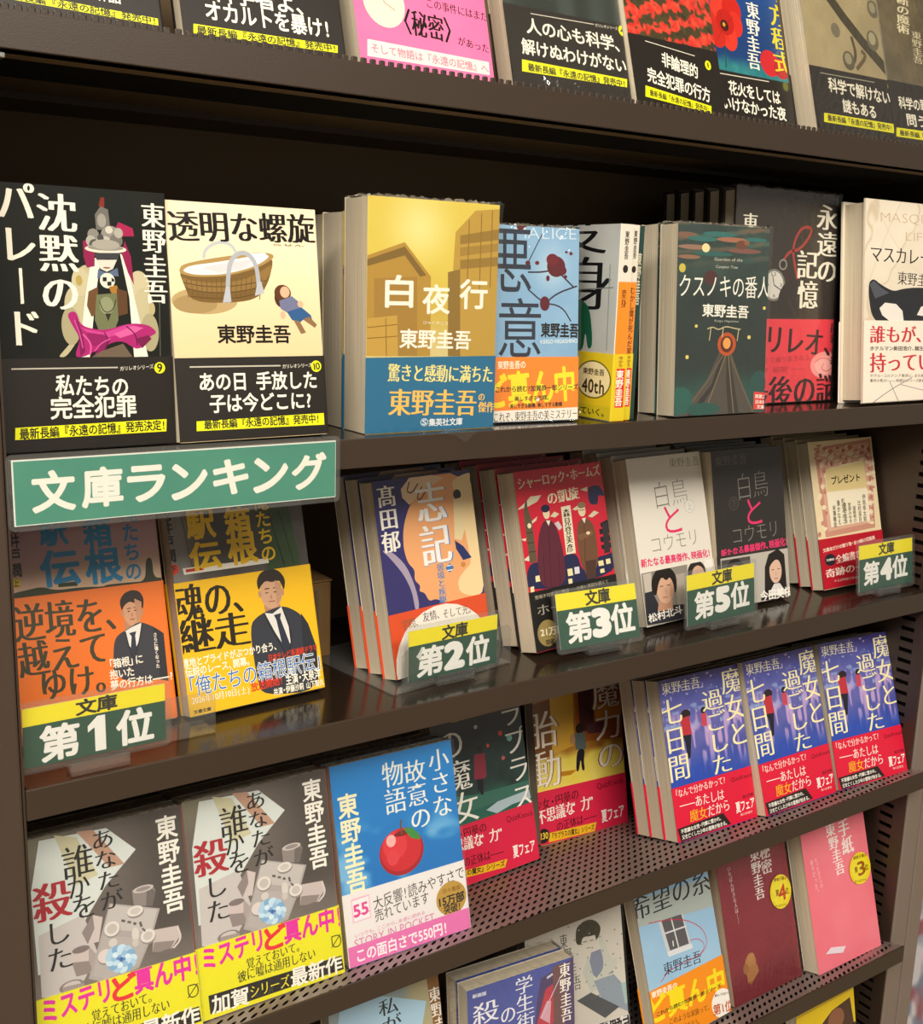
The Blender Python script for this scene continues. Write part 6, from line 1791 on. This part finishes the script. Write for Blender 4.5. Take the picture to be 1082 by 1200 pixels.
def rank_face(dig, bunko, marks):
    def f(cv):
        cv.poly([(0, 0), (cv.w, 0), (cv.w, cv.h), (0, cv.h)], '1a4c3a'); cv.poly([(0, 0), (cv.w, 0), (cv.w, cv.h*.30), (0, cv.h*.30)], 'f2e20c')
        cv.run([('T', '文庫')+bunko+('1a1808', 'B')]+[('G', c)+g+('f2f0ec', 'B' if c in '第位1' else 'X') for c, g in zip('第'+dig+'位', marks) if c != '1'])
        if dig == '1': cv.poly([(37.5, 18.2), (43.5, 12.6), (48.2, 12.6), (48.2, 35.2), (41.6, 35.2), (41.6, 19.6), (37.5, 22.2)], 'f2f0ec')
    return f
RG = 'ranking cards on the third shelf'
card('rank_card', 'green and yellow ranking card numbered one over the orange paperback', 'sign', POS['s1'], rank_face('1', (30.9, 5.4, 56.1, 5.4, 9.7), ((20.9, 24.3, 23.6, 23), (44, 23.7, 8.0, 22.5), (66.5, 24, 23.7, 23.5))), RG)
card('rank_card', 'green and yellow ranking card numbered two', 'sign', POS['s2'], rank_face('2', (30.3, 6.2, 54.9, 6.2, 11), ((19.7, 25.6, 25.4, 23.6), (42.4, 25.4, 20, 22.4), (65.1, 25.2, 23.5, 23.4))), RG)
card('rank_card', 'green and yellow ranking card numbered three', 'sign', POS['s3'], rank_face('3', (29.9, 6.7, 56.3, 6.7, 12.2), ((21, 29, 26.5, 26), (44.2, 28.6, 20.5, 25), (66.9, 28, 25.5, 25.8))), RG)
card('rank_card', 'green and yellow ranking card numbered five', 'sign', POS['s5'], rank_face('5', (33, 6.8, 60.5, 6.8, 12.2), ((22.5, 28.9, 26.4, 25.1), (47, 27.6, 21.1, 23.7), (71.1, 27, 26.4, 24.9))), RG)
card('rank_card', 'green and yellow ranking card numbered four at the right upright', 'sign', POS['s4'], rank_face('4', (30.8, 6.6, 56.4, 6.6, 11.5), ((19.4, 29.2, 25.5, 24), (43.3, 28, 19.5, 23.5), (65.8, 27.6, 25.6, 24))), RG)
def rank_title(cv):
    cv.poly([(0, 0), (cv.w, 0), (cv.w, cv.h), (0, cv.h)], 'e4e6e0'); cv.field(lambda U, V: mix('348470', '42957d', fbm(U, V, 30, 3)), 3, (.9, .9, cv.w-.3, cv.h-.5))
    cv.run([('G', c)+g+('f4f0e6', 'B') for c, g in zip('文庫ランキング', ((22, 18.8, 24.2, 24), (49.3, 18.6, 24, 23.8), (75.2, 18.6, 23, 21.8), (101.5, 19.3, 23, 22.2), (128, 18.6, 23.4, 22.2), (154.6, 19.2, 24, 22.4), (181.4, 18.8, 24.8, 23.8)))])
x, y, z, ya, le, w, h = POS['rank']
card('ranking_sign', 'wide green laminated sign hanging from the second shelf edge', 'sign', (x+.0030, -.0036, -.0315, 0, 0, w-.0060, .0374), rank_title, margin=.0030, foot=False, rad=.0035)
# clear stand under the navy and peach stack
st = empty('book_stand', (.372, .030, -.1903), (0, 0, math.radians(8))); tag(st, 'clear acrylic stand under the navy and peach paperbacks', 'stand')
MB().box((-.002, -.008, 0), (.118, .11, .0008)).build('base_plate', M_ACRYL, st)
MB().prism([(.006, .0008), (.118, .0008), (.118, .028), (.114, .032), (.010, .032), (.006, .028)], -.008, -.0066).build('front_stop', M_ACRYL, st)
MB().prism([(-.002, .0008), (0, .0008), (0, .060), (-.002, .058)], .088, .092).build('side_rib', M_ACRYL, st)
# clear stop in front of the orange paperback
st = empty('book_stand', (.112, .024, -.1903)); tag(st, 'clear acrylic stop in front of the orange and yellow paperbacks', 'stand')
MB().box((0, 0, 0), (.122, .024, .0008)).build('base_plate', M_ACRYL, st)
MB().prism([(0, .0008), (.122, .0008), (.122, .026), (.118, .030), (.004, .030), (0, .026)], -.0006, .0008).build('front_stop', M_ACRYL, st)
# kraft box lying behind the third row
kb = empty('cardboard_box', (.255, .125, -.1903)); tag(kb, 'brown cardboard box lying in the dark behind the yellow-banded paperback', 'box')
MB().box((0, 0, 0), (.118, .080, .062), .001).build('carton', M_CARD, kb)
MB().box((-.001, -.001, .0622), (.119, .0805, .0638), .0006).build('lid_flap', M_CARD, kb)
# price sticker on the pink book is printed with it; clear film scrap under it
fs = mesh_obj('film_scrap', [(.925, -.006, -.5905), (.938, -.019, -.5862), (.955, -.0205, -.5880), (.968, -.012, -.5880), (.975, .0, -.5925), (.95, -.004, -.5908), (.945, -.014, -.5862)], [(0, 1, 6), (0, 6, 5), (1, 2, 6), (2, 3, 6), (6, 3, 5), (3, 4, 5)], M_FILM)
tag(fs, 'scrap of clear film on the shelf edge under the pink paperback', 'film')
